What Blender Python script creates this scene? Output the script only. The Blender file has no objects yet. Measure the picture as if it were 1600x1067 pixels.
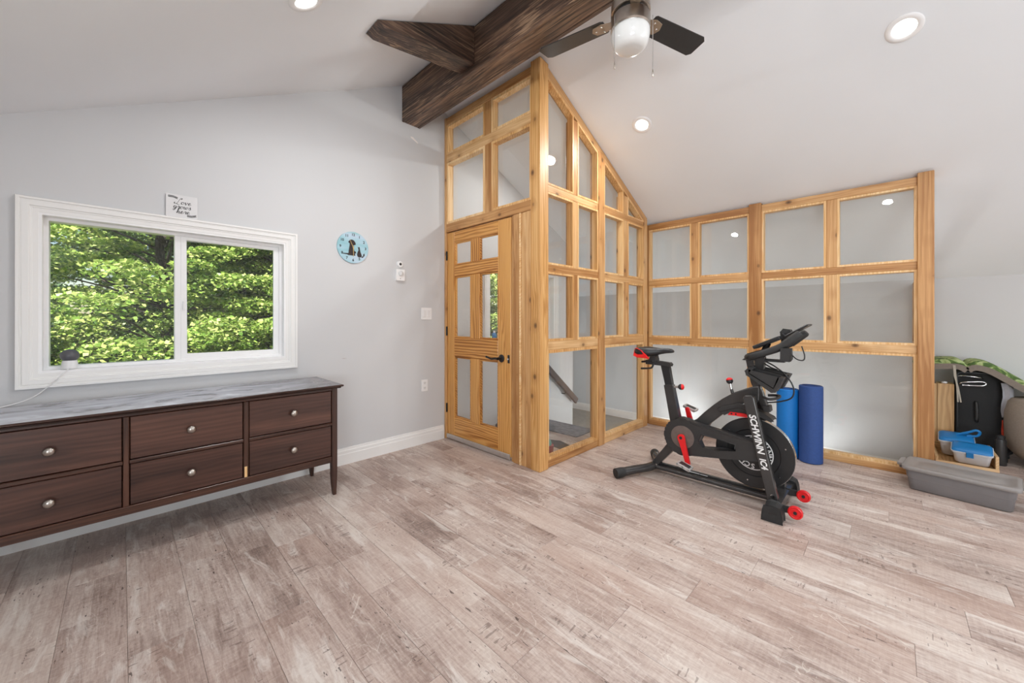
import bpy, bmesh, math, random
import numpy as np
from mathutils import Vector, Matrix
random.seed(7)
rng = np.random.default_rng(11)
sc = bpy.context.scene
COL = sc.collection
PI = math.pi

# ------------------------------------------------------------------ camera, sky, lights, exposure
TH = math.atan(593 / 601.0)
cam = bpy.data.cameras.new('camera')
cam.sensor_width = 36.0
cam.lens = 36.0 * 601 / 1600
cam.shift_y = -(533.5 - 499.0) / 1600
cam.clip_start = 0.05
cam.clip_end = 300
camo = bpy.data.objects.new('camera', cam)
camo.location = (0, 0, 1.2)
camo.rotation_euler = (PI / 2, 0, TH)
COL.objects.link(camo)
sc.camera = camo

sc.view_settings.view_transform = 'Standard'
sc.view_settings.look = 'None'
sc.view_settings.gamma = 1.0
sc.view_settings.use_curve_mapping = False
sc.view_settings.exposure = 0.12
cy = sc.cycles
cy.use_denoising = True
cy.max_bounces = 10
cy.diffuse_bounces = 7
cy.glossy_bounces = 4
cy.transmission_bounces = 6
cy.transparent_max_bounces = 24
cy.sample_clamp_indirect = 6.0
cy.caustics_reflective = False
cy.caustics_refractive = False

world = bpy.data.worlds.new('sky')
sc.world = world
world.use_nodes = True
wn = world.node_tree.nodes
wl = world.node_tree.links
wn.clear()
wo = wn.new('ShaderNodeOutputWorld')
wb = wn.new('ShaderNodeBackground')
sky = wn.new('ShaderNodeTexSky')
sky.sky_type = 'NISHITA'
sky.sun_disc = False
sky.sun_elevation = math.radians(52)
sky.sun_rotation = math.radians(150)
sky.air_density = 1.2
sky.dust_density = 0.6
wb.inputs['Strength'].default_value = 0.16
wl.new(sky.outputs[0], wb.inputs[0])
wl.new(wb.outputs[0], wo.inputs[0])


def add_light(name, kind, loc, direction, energy, color=(1, 1, 1), **kw):
    l = bpy.data.lights.new(name, kind)
    l.energy = energy
    l.color = color
    for k, v in kw.items():
        setattr(l, k, v)
    o = bpy.data.objects.new(name, l)
    o.location = loc
    o.rotation_euler = Vector(direction).to_track_quat('-Z', 'Y').to_euler()
    COL.objects.link(o)
    return o


add_light('sun', 'SUN', (6, -6, 12), (-0.66, 0.38, -0.65), 13.5, (1.0, 0.97, 0.91), angle=math.radians(0.6))
# added fill lights: two at invented windows behind camera, two hidden in the stairwell
add_light('window_daylight_gable', 'AREA', (3.54, 3.45, 1.30), (-1, -0.25, 0.15), 24, (0.90, 0.96, 1.0), shape='RECTANGLE', size=1.4, size_y=1.4)
add_light('window_daylight_front', 'AREA', (1.9, -1.60, 1.0), (-0.30, 1, 0.55), 80, (0.88, 0.95, 1.0), shape='RECTANGLE', size=1.9, size_y=0.95)
add_light('stairwell_light', 'AREA', (-0.9, 5.0, -0.36), (-0.2, 0.1, 1), 14, (0.96, 0.98, 1.0), shape='RECTANGLE', size=1.3, size_y=0.8)  # unseen fill, stands in for light coming up from the lower floor
add_light('stairwell_light_b', 'AREA', (-1.84, 4.95, -0.25), (-1, 0.05, 0.45), 12, (0.96, 0.98, 1.0), shape='RECTANGLE', size=0.9, size_y=0.20)  # unseen fill, added to brighten the walls behind the side glass

# ------------------------------------------------------------------ helpers: objects
WM = {}


def obj(name, mesh, mat=None, parent=None, M=None):
    """link a mesh as one object; M is its world matrix"""
    o = bpy.data.objects.new(name, mesh)
    COL.objects.link(o)
    if mat is not None and mesh is not None and len(mesh.materials) == 0:
        for m in (mat if isinstance(mat, (list, tuple)) else [mat]):
            mesh.materials.append(m)
    if M is None:
        M = WM[parent.name].copy() if parent is not None else Matrix.Identity(4)
    WM[o.name] = M.copy()
    if parent is not None:
        o.parent = parent
        o.matrix_basis = WM[parent.name].inverted() @ M
    else:
        o.matrix_basis = M
    return o


def tag(o, label=None, cat=None, group=None, kind=None):
    if label: o['label'] = label
    if cat: o['category'] = cat
    if group: o['group'] = group
    if kind: o['kind'] = kind
    return o


def thing(name, label, cat, loc=(0, 0, 0), rz=0.0, group=None, kind=None):
    o = bpy.data.objects.new(name, None)
    COL.objects.link(o)
    o.empty_display_size = 0.1
    M = Matrix.Translation(loc) @ Matrix.Rotation(rz, 4, 'Z')
    o.matrix_basis = M
    WM[o.name] = M.copy()
    return tag(o, label, cat, group, kind)


def copy_tree(o, parent=None):
    c = o.copy()
    COL.objects.link(c)
    if parent is not None:
        c.parent = parent
    for ch in list(o.children):
        copy_tree(ch, c)
    return c


# ------------------------------------------------------------------ helpers: meshes
def finish(bm, name='mesh', smooth=None, bevel=0.0, seg=1):
    bmesh.ops.remove_doubles(bm, verts=bm.verts, dist=1e-6)
    if bevel > 0:
        es = [e for e in bm.edges if len(e.link_faces) == 2 and e.calc_face_angle(0) > math.radians(35)]
        bmesh.ops.bevel(bm, geom=es, offset=bevel, segments=seg, affect='EDGES', profile=0.5, clamp_overlap=True)
    bmesh.ops.recalc_face_normals(bm, faces=bm.faces)
    me = bpy.data.meshes.new(name)
    bm.to_mesh(me)
    bm.free()
    if smooth is not None:
        for p in me.polygons:
            p.use_smooth = True
        try:
            me.set_sharp_from_angle(angle=math.radians(smooth))
        except Exception:
            pass
    return me


def add_box(bm, c, s, M=None):
    m = Matrix.Translation(c) @ Matrix.Diagonal((s[0], s[1], s[2], 1))
    if M is not None: m = M @ m
    bmesh.ops.create_cube(bm, size=1, matrix=m)


def box(lo, hi, bevel=0.0, seg=1, smooth=None):
    bm = bmesh.new()
    add_box(bm, [(a + b) / 2 for a, b in zip(lo, hi)], [abs(b - a) for a, b in zip(lo, hi)])
    return finish(bm, bevel=bevel, seg=seg, smooth=smooth)


def frame_matrix(x, z=None, origin=(0, 0, 0)):
    """matrix with local X along x and local Z near z"""
    x = Vector(x).normalized()
    z = Vector(z if z is not None else (0, 0, 1))
    if abs(x.dot(z.normalized())) > 0.999: z = Vector((0, 1, 0))
    y = z.cross(x).normalized()
    z = x.cross(y).normalized()
    M = Matrix((x, y, z)).transposed().to_4x4()
    M.translation = origin
    return M


def stick(name, p0, p1, w, d, mat, parent=None, wdir=(0, 0, 1), bevel=0.003):
    """a board from p0 to p1 in WORLD coordinates (local X runs along the grain); w across wdir, d across the third axis"""
    p0, p1 = Vector(p0), Vector(p1)
    M = frame_matrix(p1 - p0, wdir, (p0 + p1) / 2)
    L = (p1 - p0).length
    return obj(name, box((-L / 2, -d / 2, -w / 2), (L / 2, d / 2, w / 2), bevel), mat, parent, M)


def bar(name, lo, hi, mat, parent=None, bevel=0.003):
    """axis aligned board between two WORLD corners, grain along its longest side"""
    lo, hi = Vector(lo), Vector(hi)
    s = hi - lo
    a = max(range(3), key=lambda i: abs(s[i]))
    c = (lo + hi) / 2
    p0, p1 = c.copy(), c.copy()
    p0[a] -= abs(s[a]) / 2
    p1[a] += abs(s[a]) / 2
    if a == 2:
        return stick(name, p0, p1, abs(s[0]), abs(s[1]), mat, parent, (1, 0, 0), bevel)
    return stick(name, p0, p1, abs(s[2]), abs(s[1] if a == 0 else s[0]), mat, parent, (0, 0, 1), bevel)


def add_cyl(bm, p0, p1, r0, r1=None, n=24, caps=True):
    p0, p1 = Vector(p0), Vector(p1)
    r1 = r0 if r1 is None else r1
    q = (p1 - p0).to_track_quat('Z', 'Y').to_matrix().to_4x4()
    q.translation = (p0 + p1) / 2
    bmesh.ops.create_cone(bm, cap_ends=caps, segments=n, radius1=r0, radius2=r1, depth=(p1 - p0).length, matrix=q)


def cyl(p0, p1, r0, r1=None, n=24, bevel=0.0, smooth=40, seg=2):
    bm = bmesh.new()
    add_cyl(bm, p0, p1, r0, r1, n)
    return finish(bm, smooth=smooth, bevel=bevel, seg=seg)


def add_sphere(bm, c, r, sc_=(1, 1, 1), u=20, v=12):
    bmesh.ops.create_uvsphere(bm, u_segments=u, v_segments=v, radius=r, matrix=Matrix.Translation(c) @ Matrix.Diagonal((*sc_, 1)))


def sphere(c, r, sc_=(1, 1, 1), u=20, v=12):
    bm = bmesh.new()
    add_sphere(bm, c, r, sc_, u, v)
    return finish(bm, smooth=80)


def smooth_path(pts, n=6):
    P = [Vector(p) for p in pts]
    out = []
    for i in range(len(P) - 1):
        a = P[max(i - 1, 0)]; b = P[i]; c = P[i + 1]; d = P[min(i + 2, len(P) - 1)]
        for k in range(n):
            t = k / n
            out.append(0.5 * ((2 * b) + (c - a) * t + (2 * a - 5 * b + 4 * c - d) * t * t + (3 * b - a - 3 * c + d) * t ** 3))
    out.append(P[-1])
    return out


def add_tube(bm, pts, r, n=12, sect=None, up=(0, 0, 1)):
    """sweep a circle (or the closed 2D section sect) along pts; r number or list"""
    P = [Vector(p) for p in pts]
    rs = r if isinstance(r, (list, tuple)) else [r] * len(P)
    if len(rs) != len(P):
        rs = list(np.interp(np.linspace(0, 1, len(P)), np.linspace(0, 1, len(rs)), rs))
    rings = []
    prev = None
    for i, p in enumerate(P):
        t = (P[min(i + 1, len(P) - 1)] - P[max(i - 1, 0)]).normalized()
        u = Vector(up) if prev is None else prev
        u = (u - t * u.dot(t))
        if u.length < 1e-4:
            u = Vector((0, 1, 0)) - t * t.y
        u.normalize()
        v = t.cross(u)
        prev = u
        S = sect if sect else [(math.cos(2 * PI * k / n), math.sin(2 * PI * k / n)) for k in range(n)]
        rings.append([bm.verts.new(p + (u * a + v * b) * rs[i]) for a, b in S])
    m = len(rings[0])
    for A, B in zip(rings, rings[1:]):
        for k in range(m):
            bm.faces.new((A[k], A[(k + 1) % m], B[(k + 1) % m], B[k]))
    bm.faces.new(rings[0][::-1])
    bm.faces.new(rings[-1])


def tube(pts, r, n=12, sect=None, up=(0, 0, 1), smooth=50, sm=0):
    bm = bmesh.new()
    add_tube(bm, smooth_path(pts, sm) if sm else pts, r, n, sect, up)
    return finish(bm, smooth=smooth)


def add_lathe(bm, prof, c=(0, 0, 0), n=32, M=None):
    rings = []
    for r, z in prof:
        if r < 1e-5:
            rings.append([bm.verts.new(Vector((c[0], c[1], c[2] + z)))])
        else:
            rings.append([bm.verts.new(Vector((c[0] + r * math.cos(2 * PI * k / n), c[1] + r * math.sin(2 * PI * k / n), c[2] + z))) for k in range(n)])
    for A, B in zip(rings, rings[1:]):
        for k in range(n):
            a0, a1 = A[k % len(A)], A[(k + 1) % len(A)]
            b0, b1 = B[k % len(B)], B[(k + 1) % len(B)]
            f = [a0]
            for v in (a1, b1, b0):
                if v not in f: f.append(v)
            if len(f) > 2: bm.faces.new(f)
    if M is not None:
        bmesh.ops.transform(bm, matrix=M, verts=bm.verts)


def lathe(prof, c=(0, 0, 0), n=32, M=None, smooth=40):
    bm = bmesh.new()
    add_lathe(bm, prof, c, n, M)
    return finish(bm, smooth=smooth)


def add_prism(bm, outer, holes=(), depth=0.01, fn=None):
    """polygon with holes, extruded; fn(u, v, w) -> xyz with w in 0..depth"""
    tmp = bmesh.new()
    loops = [outer] + list(holes)
    es = []
    for L in loops:
        vs = [tmp.verts.new((u, v, 0)) for u, v in L]
        for i in range(len(vs)):
            es.append(tmp.edges.new((vs[i], vs[(i + 1) % len(vs)])))
    if holes or len(outer) > 4:
        bmesh.ops.triangle_fill(tmp, edges=es, use_beauty=True, use_dissolve=False)
        bmesh.ops.join_triangles(tmp, faces=tmp.faces, angle_face_threshold=0.1, angle_shape_threshold=3.1)
    else:
        tmp.faces.new(tmp.verts)
    tmp.verts.index_update()
    fn = fn or (lambda u, v, w: (u, v, w))
    V = [v.co.copy() for v in tmp.verts]
    bot = [bm.verts.new(fn(c.x, c.y, 0)) for c in V]
    top = [bm.verts.new(fn(c.x, c.y, depth)) for c in V]
    for f in tmp.faces:
        ids = [v.index for v in f.verts]
        bm.faces.new([bot[i] for i in ids][::-1])
        bm.faces.new([top[i] for i in ids])
    k = 0
    for L in loops:
        n = len(L)
        for i in range(n):
            a, b = k + i, k + (i + 1) % n
            bm.faces.new((bot[a], bot[b], top[b], top[a]))
        k += n
    tmp.free()


def prism(outer, holes=(), depth=0.01, fn=None, bevel=0.0, smooth=None, seg=1):
    bm = bmesh.new()
    add_prism(bm, outer, holes, depth, fn)
    return finish(bm, bevel=bevel, smooth=smooth, seg=seg)


def inset(poly, w):
    """inset a convex polygon by w"""
    n = len(poly)
    A = sum(poly[i][0] * poly[(i + 1) % n][1] - poly[(i + 1) % n][0] * poly[i][1] for i in range(n))
    s = 1 if A > 0 else -1
    lines = []
    for i in range(n):
        (x0, y0), (x1, y1) = poly[i], poly[(i + 1) % n]
        dx, dy = x1 - x0, y1 - y0
        l = math.hypot(dx, dy)
        nx, ny = -dy / l * s, dx / l * s
        lines.append((x0 + nx * w, y0 + ny * w, dx, dy))
    out = []
    for i in range(n):
        x0, y0, dx0, dy0 = lines[i - 1]
        x1, y1, dx1, dy1 = lines[i]
        det = dx0 * dy1 - dy0 * dx1
        t = ((x1 - x0) * dy1 - (y1 - y0) * dx1) / det
        out.append((x0 + dx0 * t, y0 + dy0 * t))
    return out


def circle(cx, cy_, r, n=48, a0=0.0, a1=2 * PI):
    full = abs(a1 - a0 - 2 * PI) < 1e-6
    m = n if full else n + 1
    return [(cx + r * math.cos(a0 + (a1 - a0) * k / n), cy_ + r * math.sin(a0 + (a1 - a0) * k / n)) for k in range(m)]


def rrect(x0, y0, x1, y1, r, n=5):
    out = []
    for cx, cy_, a in ((x1 - r, y1 - r, 0), (x0 + r, y1 - r, PI / 2), (x0 + r, y0 + r, PI), (x1 - r, y0 + r, 3 * PI / 2)):
        out += [(cx + r * math.cos(a + PI / 2 * k / n), cy_ + r * math.sin(a + PI / 2 * k / n)) for k in range(n + 1)]
    return out


def text_mesh(s, size, depth=0.001, shear=0.0, bold=0.0, align='CENTER', spacing=1.0, line=1.0):
    cu = bpy.data.curves.new('lettering', 'FONT')
    cu.body = s
    cu.size = size
    cu.extrude = depth
    cu.shear = shear
    cu.offset = bold
    cu.align_x = align
    cu.align_y = 'CENTER'
    cu.space_character = spacing
    cu.space_line = line
    cu.resolution_u = 3
    o = bpy.data.objects.new('lettering', cu)
    COL.objects.link(o)
    bpy.context.view_layer.update()
    me = bpy.data.meshes.new_from_object(o.evaluated_get(bpy.context.evaluated_depsgraph_get()))
    bpy.data.objects.remove(o)
    bpy.data.curves.remove(cu)
    me.materials.clear()
    return me


# ------------------------------------------------------------------ helpers: materials
def rgb(r, g, b):
    f = lambda c: (c / 255 / 12.92) if c / 255 <= 0.04045 else ((c / 255 + 0.055) / 1.055) ** 2.4
    return (f(r), f(g), f(b), 1)


def newmat(name):
    m = bpy.data.materials.new(name)
    m.use_nodes = True
    nt = m.node_tree
    b = nt.nodes['Principled BSDF']
    return m, nt, b


def math_node(nt, op, a, b=None, c=None, clamp=False):
    n = nt.nodes.new('ShaderNodeMath')
    n.operation = op
    n.use_clamp = clamp
    for i, x in enumerate((a, b, c)):
        if x is None: continue
        if isinstance(x, (int, float)): n.inputs[i].default_value = x
        else: nt.links.new(x, n.inputs[i])
    return n.outputs[0]


def ramp(nt, fac, stops, interp='LINEAR'):
    n = nt.nodes.new('ShaderNodeValToRGB')
    n.color_ramp.interpolation = interp
    e = n.color_ramp.elements
    while len(e) < len(stops): e.new(0.5)
    for k, (p, c) in enumerate(stops):
        e[k].position = p
        e[k].color = c if len(c) == 4 else (*c, 1)
    nt.links.new(fac, n.inputs[0])
    return n.outputs[0]


def mix(nt, fac, a, b, blend='MIX'):
    n = nt.nodes.new('ShaderNodeMix')
    n.data_type = 'RGBA'
    n.blend_type = blend
    for i, x in ((0, fac), (6, a), (7, b)):
        if isinstance(x, (int, float)): n.inputs[i].default_value = x
        elif isinstance(x, tuple): n.inputs[i].default_value = x
        else: nt.links.new(x, n.inputs[i])
    return n.outputs[2]


def noise(nt, vec, scale=1.0, detail=4, rough=0.55, dist=0.0):
    n = nt.nodes.new('ShaderNodeTexNoise')
    n.inputs['Scale'].default_value = scale
    n.inputs['Detail'].default_value = detail
    n.inputs['Roughness'].default_value = rough
    n.inputs['Distortion'].default_value = dist
    if vec is not None: nt.links.new(vec, n.inputs['Vector'])
    return n.outputs[0]


def mapping(nt, vec, scale=(1, 1, 1), loc=(0, 0, 0)):
    n = nt.nodes.new('ShaderNodeMapping')
    n.inputs['Scale'].default_value = scale
    n.inputs['Location'].default_value = loc
    nt.links.new(vec, n.inputs['Vector'])
    return n.outputs[0]


def obj_coords(nt, spread=37.0):
    """object coordinates shifted by a per-object random amount"""
    tc = nt.nodes.new('ShaderNodeTexCoord')
    oi = nt.nodes.new('ShaderNodeObjectInfo')
    v = nt.nodes.new('ShaderNodeVectorMath')
    v.operation = 'SCALE'
    v.inputs[0].default_value = (1.0, 0.71, 1.37)
    nt.links.new(math_node(nt, 'MULTIPLY', oi.outputs['Random'], spread), v.inputs['Scale'])
    a = nt.nodes.new('ShaderNodeVectorMath')
    nt.links.new(tc.outputs['Object'], a.inputs[0])
    nt.links.new(v.outputs[0], a.inputs[1])
    return a.outputs[0], oi.outputs['Random']


def bump(nt, bsdf, h, strength=0.2, dist=0.002):
    n = nt.nodes.new('ShaderNodeBump')
    n.inputs['Strength'].default_value = strength
    n.inputs['Distance'].default_value = dist
    nt.links.new(h, n.inputs['Height'])
    nt.links.new(n.outputs[0], bsdf.inputs['Normal'])


def plain(name, c, rough=0.5, metal=0.0, var=0.06, scale=30, bmp=0.0, spec=0.5, coat=0.0):
    """one-colour material with a light procedural mottling"""
    m, nt, b = newmat(name)
    tc = nt.nodes.new('ShaderNodeTexCoord')
    nz = noise(nt, tc.outputs['Object'], scale, 4)
    lo = tuple(x * (1 - var) for x in c[:3]) + (1,)
    hi = tuple(min(1, x * (1 + var)) for x in c[:3]) + (1,)
    nt.links.new(ramp(nt, nz, [(0.3, lo), (0.7, hi)]), b.inputs['Base Color'])
    b.inputs['Roughness'].default_value = rough
    b.inputs['Metallic'].default_value = metal
    b.inputs['Specular IOR Level'].default_value = spec
    b.inputs['Coat Weight'].default_value = coat
    if bmp: bump(nt, b, noise(nt, tc.outputs['Object'], scale * 4, 3), bmp, 0.001)
    return m


def wood(name, dark, mid, light, knots=True, along=1.0, rough=0.45, fig=11.0, knot_c=(0.06, 0.025, 0.01, 1), rnd=0.25, fine=90, axis=0, contrast=1.0, bmp=0.08, knot_amt=0.55, rough_sawn=False):
    """wood with its grain along the object's local axis"""
    m, nt, b = newmat(name)
    v, r = obj_coords(nt)
    def S(a, c):
        s = [c, c, c]; s[axis] = a
        return tuple(s)
    big = noise(nt, mapping(nt, v, S(0.9 * along, fig)), 1.0, 3, 0.5, 0.8)
    # growth-ring bands: a sine of the warped coordinate
    sep = nt.nodes.new('ShaderNodeSeparateXYZ')
    nt.links.new(mapping(nt, v, S(0.5 * along, 1.0)), sep.inputs[0])
    o1, o2 = [sep.outputs[i] for i in range(3) if i != axis]
    rad = math_node(nt, 'ADD', math_node(nt, 'ADD', o1, o2), math_node(nt, 'MULTIPLY', big, 0.13))
    rings = math_node(nt, 'SINE', math_node(nt, 'MULTIPLY', rad, 240))
    rings = math_node(nt, 'MULTIPLY_ADD', rings, 0.5, 0.5)
    fn = noise(nt, mapping(nt, v, S(2.5 * along, fine)), 1.0, 3, 0.6)
    h = math_node(nt, 'ADD', math_node(nt, 'MULTIPLY', big, 0.62), math_node(nt, 'MULTIPLY', rings, 0.16 * contrast))
    h = math_node(nt, 'ADD', h, math_node(nt, 'MULTIPLY', fn, 0.26))
    h = math_node(nt, 'ADD', h, math_node(nt, 'MULTIPLY_ADD', r, rnd, -rnd / 2))
    col = ramp(nt, h, [(0.30, dark), (0.52, mid), (0.74, light)])
    if knots:
        vo = nt.nodes.new('ShaderNodeTexVoronoi')
        vo.inputs['Scale'].default_value = 1.0
        vo.inputs['Randomness'].default_value = 0.9
        nt.links.new(mapping(nt, v, S(5.5, 8.0)), vo.inputs['Vector'])
        cs = nt.nodes.new('ShaderNodeSeparateColor')
        nt.links.new(vo.outputs['Color'], cs.inputs[0])
        on = math_node(nt, 'GREATER_THAN', cs.outputs[0], 1 - knot_amt)
        k1 = math_node(nt, 'SUBTRACT', 1.0, math_node(nt, 'DIVIDE', vo.outputs['Distance'], 0.15), clamp=True)
        k1 = math_node(nt, 'MULTIPLY', math_node(nt, 'POWER', k1, 0.6), on)
        k2 = math_node(nt, 'SUBTRACT', 1.0, math_node(nt, 'DIVIDE', vo.outputs['Distance'], 0.42), clamp=True)
        k2 = math_node(nt, 'MULTIPLY', math_node(nt, 'MULTIPLY', k2, on), 0.6)
        col = mix(nt, k2, col, dark)
        col = mix(nt, k1, col, knot_c)
    if rough_sawn:
        ck_ = noise(nt, mapping(nt, v, S(2.2, 60), (3, 7, 1)), 1.0, 4, 0.6, 0.5)
        col = mix(nt, ramp(nt, ck_, [(0.54, (0, 0, 0)), (0.64, (0.9, 0.9, 0.9))]), col, (0.014, 0.010, 0.009, 1))
        dry = noise(nt, mapping(nt, v, S(4.0, 85), (11, 2, 5)), 1.0, 3, 0.65)
        drm = noise(nt, mapping(nt, v, S(1.1, 5), (1, 9, 4)), 1.0, 3)
        dk = math_node(nt, 'MULTIPLY', ramp(nt, dry, [(0.52, (0, 0, 0)), (0.62, (0.8, 0.8, 0.8))]), ramp(nt, drm, [(0.42, (0.1, 0.1, 0.1)), (0.62, (0.9, 0.9, 0.9))]))
        col = mix(nt, dk, col, rgb(176, 146, 118))
    nt.links.new(col, b.inputs['Base Color'])
    b.inputs['Roughness'].default_value = rough
    if bmp: bump(nt, b, h, bmp * 3, 0.0015)
    return m


def glass(name, tint=(0.93, 0.95, 0.94, 1), ior=1.5, rough=0.0, haze=0.0):
    """flat pane: see-through mixed with a Fresnel mirror, and a little dust film"""
    m, nt, b = newmat(name)
    nt.nodes.remove(b)
    out = nt.nodes['Material Output']
    tr = nt.nodes.new('ShaderNodeBsdfTransparent')
    tr.inputs[0].default_value = tint
    gl = nt.nodes.new('ShaderNodeBsdfGlossy')
    gl.inputs['Roughness'].default_value = rough
    fr = nt.nodes.new('ShaderNodeFresnel')
    gb = nt.nodes.new('ShaderNodeNewGeometry')
    nt.links.new(math_node(nt, 'MULTIPLY_ADD', gb.outputs['Backfacing'], 1.0 / ior - ior, ior), fr.inputs['IOR'])
    mx = nt.nodes.new('ShaderNodeMixShader')
    nt.links.new(fr.outputs[0], mx.inputs[0])
    nt.links.new(tr.outputs[0], mx.inputs[1])
    nt.links.new(gl.outputs[0], mx.inputs[2])
    last = mx.outputs[0]
    if haze:
        df = nt.nodes.new('ShaderNodeBsdfDiffuse')
        df.inputs[0].default_value = (0.8, 0.79, 0.76, 1)
        m2 = nt.nodes.new('ShaderNodeMixShader')
        tc = nt.nodes.new('ShaderNodeTexCoord')
        nz = noise(nt, tc.outputs['Object'], 2.5, 4)
        nt.links.new(math_node(nt, 'MULTIPLY', nz, haze * 2), m2.inputs[0])
        nt.links.new(last, m2.inputs[1])
        nt.links.new(df.outputs[0], m2.inputs[2])
        last = m2.outputs[0]
    nt.links.new(last, out.inputs[0])
    return m


def emit(name, c, s):
    m, nt, b = newmat(name)
    b.inputs['Base Color'].default_value = c
    b.inputs['Emission Color'].default_value = c
    b.inputs['Emission Strength'].default_value = s
    return m


# ------------------------------------------------------------------ materials
def paint(name, c, rough=0.6, scale=60):
    m, nt, b = newmat(name)
    tc = nt.nodes.new('ShaderNodeTexCoord')
    nz = noise(nt, tc.outputs['Object'], 1.2, 3)
    lo = tuple(x * 0.975 for x in c[:3]) + (1,)
    nt.links.new(ramp(nt, nz, [(0.35, lo), (0.65, c)]), b.inputs['Base Color'])
    b.inputs['Roughness'].default_value = rough
    b.inputs['Specular IOR Level'].default_value = 0.3
    bump(nt, b, noise(nt, tc.outputs['Object'], scale * 4, 2), 0.05, 0.001)
    return m


M_WALL = paint('wall_paint', (0.635, 0.64, 0.65, 1))
M_CEIL = paint('ceiling_paint', (0.83, 0.86, 0.89, 1), 0.8)
M_TRIM = paint('trim_paint', (0.86, 0.855, 0.84, 1), 0.35, 20)
M_VINYL = plain('white_vinyl', (0.88, 0.88, 0.88, 1), 0.3, var=0.01)
M_CEDAR = wood('cedar', rgb(160, 108, 58), rgb(202, 154, 100), rgb(226, 188, 138), knot_amt=0.85, fine=130, contrast=0.55)
M_CEDAR_L = wood('cedar_light', rgb(196, 142, 82), rgb(224, 180, 122), rgb(240, 208, 160), knots=False, rnd=0.2, axis=2)
M_PINE_DOOR = wood('stained_fir', rgb(140, 82, 28), rgb(188, 127, 58), rgb(214, 158, 88), knots=False, fig=6.0, contrast=2.2, rough=0.3, along=0.8)
M_BEAM = wood('dark_beam', rgb(30, 22, 19), rgb(84, 62, 50), rgb(150, 118, 92), fig=8, contrast=0.6, fine=120, rough=0.42, knot_c=(0.010, 0.006, 0.004, 1), bmp=0.2, knot_amt=0.5, rough_sawn=True)
M_WALNUT = wood('walnut_veneer', rgb(46, 29, 24), rgb(80, 52, 43), rgb(112, 77, 62), knots=False, fig=7, contrast=0.5, rough=0.28, rnd=0.10, bmp=0.02)
M_WALNUT_F = wood('walnut_frame', rgb(40, 25, 20), rgb(66, 41, 31), rgb(92, 60, 46), knots=False, fig=14, rough=0.3, rnd=0.08, bmp=0.03)
M_PLY = wood('plywood', rgb(176, 134, 86), rgb(206, 166, 116), rgb(224, 190, 146), knots=False, fig=5)
M_RAIL = wood('handrail_wood', rgb(60, 38, 28), rgb(86, 56, 42), rgb(110, 76, 58), knots=False)
M_GLASS = glass('partition_glass', (0.965, 0.97, 0.96, 1), 1.5, haze=0.03)
M_WGLASS = glass('window_glass', (0.97, 0.98, 0.98, 1), 1.45)
M_BLACK = plain('black_paint', (0.018, 0.018, 0.019, 1), 0.38, var=0.1)
M_CHAR = plain('charcoal_metal', (0.062, 0.059, 0.058, 1), 0.27, metal=0.35, var=0.12, scale=12)
M_RUBBER = plain('black_rubber', (0.02, 0.02, 0.02, 1), 0.6, var=0.15)
M_PLAST = plain('dark_plastic', (0.03, 0.029, 0.029, 1), 0.45, var=0.1)
M_RED = plain('red_plastic', rgb(226, 30, 34), 0.35, var=0.05)
M_WHITE = plain('white_print', (0.82, 0.82, 0.82, 1), 0.4, var=0.02)
M_CHROME = plain('chrome', (0.75, 0.75, 0.75, 1), 0.15, metal=1.0, var=0.03)
M_NICKEL = plain('brushed_nickel', (0.50, 0.46, 0.42, 1), 0.28, metal=1.0, var=0.08, scale=40)
M_STEEL = plain('aluminium', (0.66, 0.66, 0.66, 1), 0.35, metal=1.0, var=0.05)
M_BRONZE = plain('oil_rubbed_bronze', (0.02, 0.018, 0.018, 1), 0.32, metal=0.4)
M_TOTE = plain('grey_plastic', rgb(122, 119, 120), 0.42, var=0.04, scale=8)
M_TOTE_L = plain('grey_lid_plastic', rgb(140, 135, 132), 0.42, var=0.04, scale=8)
M_BLUE = plain('bright_blue_foam', rgb(8, 116, 196), 0.6, var=0.04, bmp=0.15, scale=60)
M_NAVY = plain('navy_foam', rgb(42, 74, 136), 0.65, var=0.08, bmp=0.2, scale=60)
M_BLUELID = plain('blue_lid', rgb(30, 124, 190), 0.35, var=0.06, scale=10)
M_TUB = plain('white_tub', rgb(214, 216, 220), 0.4, var=0.03)
M_OPAL = plain('opal_glass', (0.76, 0.77, 0.76, 1), 0.12, var=0.01, coat=0.5)
M_LENS = emit('lit_lens', (1.0, 0.97, 0.92, 1), 6.0)
M_GREY_FAB = plain('taupe_fabric', rgb(148, 136, 124), 0.85, var=0.10, scale=90, bmp=0.3)
M_SUIT = plain('black_fabric', (0.012, 0.012, 0.013, 1), 0.7, var=0.2, scale=80, bmp=0.2)
M_STRAP = plain('beige_strap', rgb(170, 162, 148), 0.8, var=0.06)
M_PIPING = plain('grey_canvas', rgb(128, 118, 108), 0.85, var=0.08, scale=60, bmp=0.2)


def tint(nt, b, col):
    nt.links.new(col, b.inputs['Base Color'])


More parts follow.
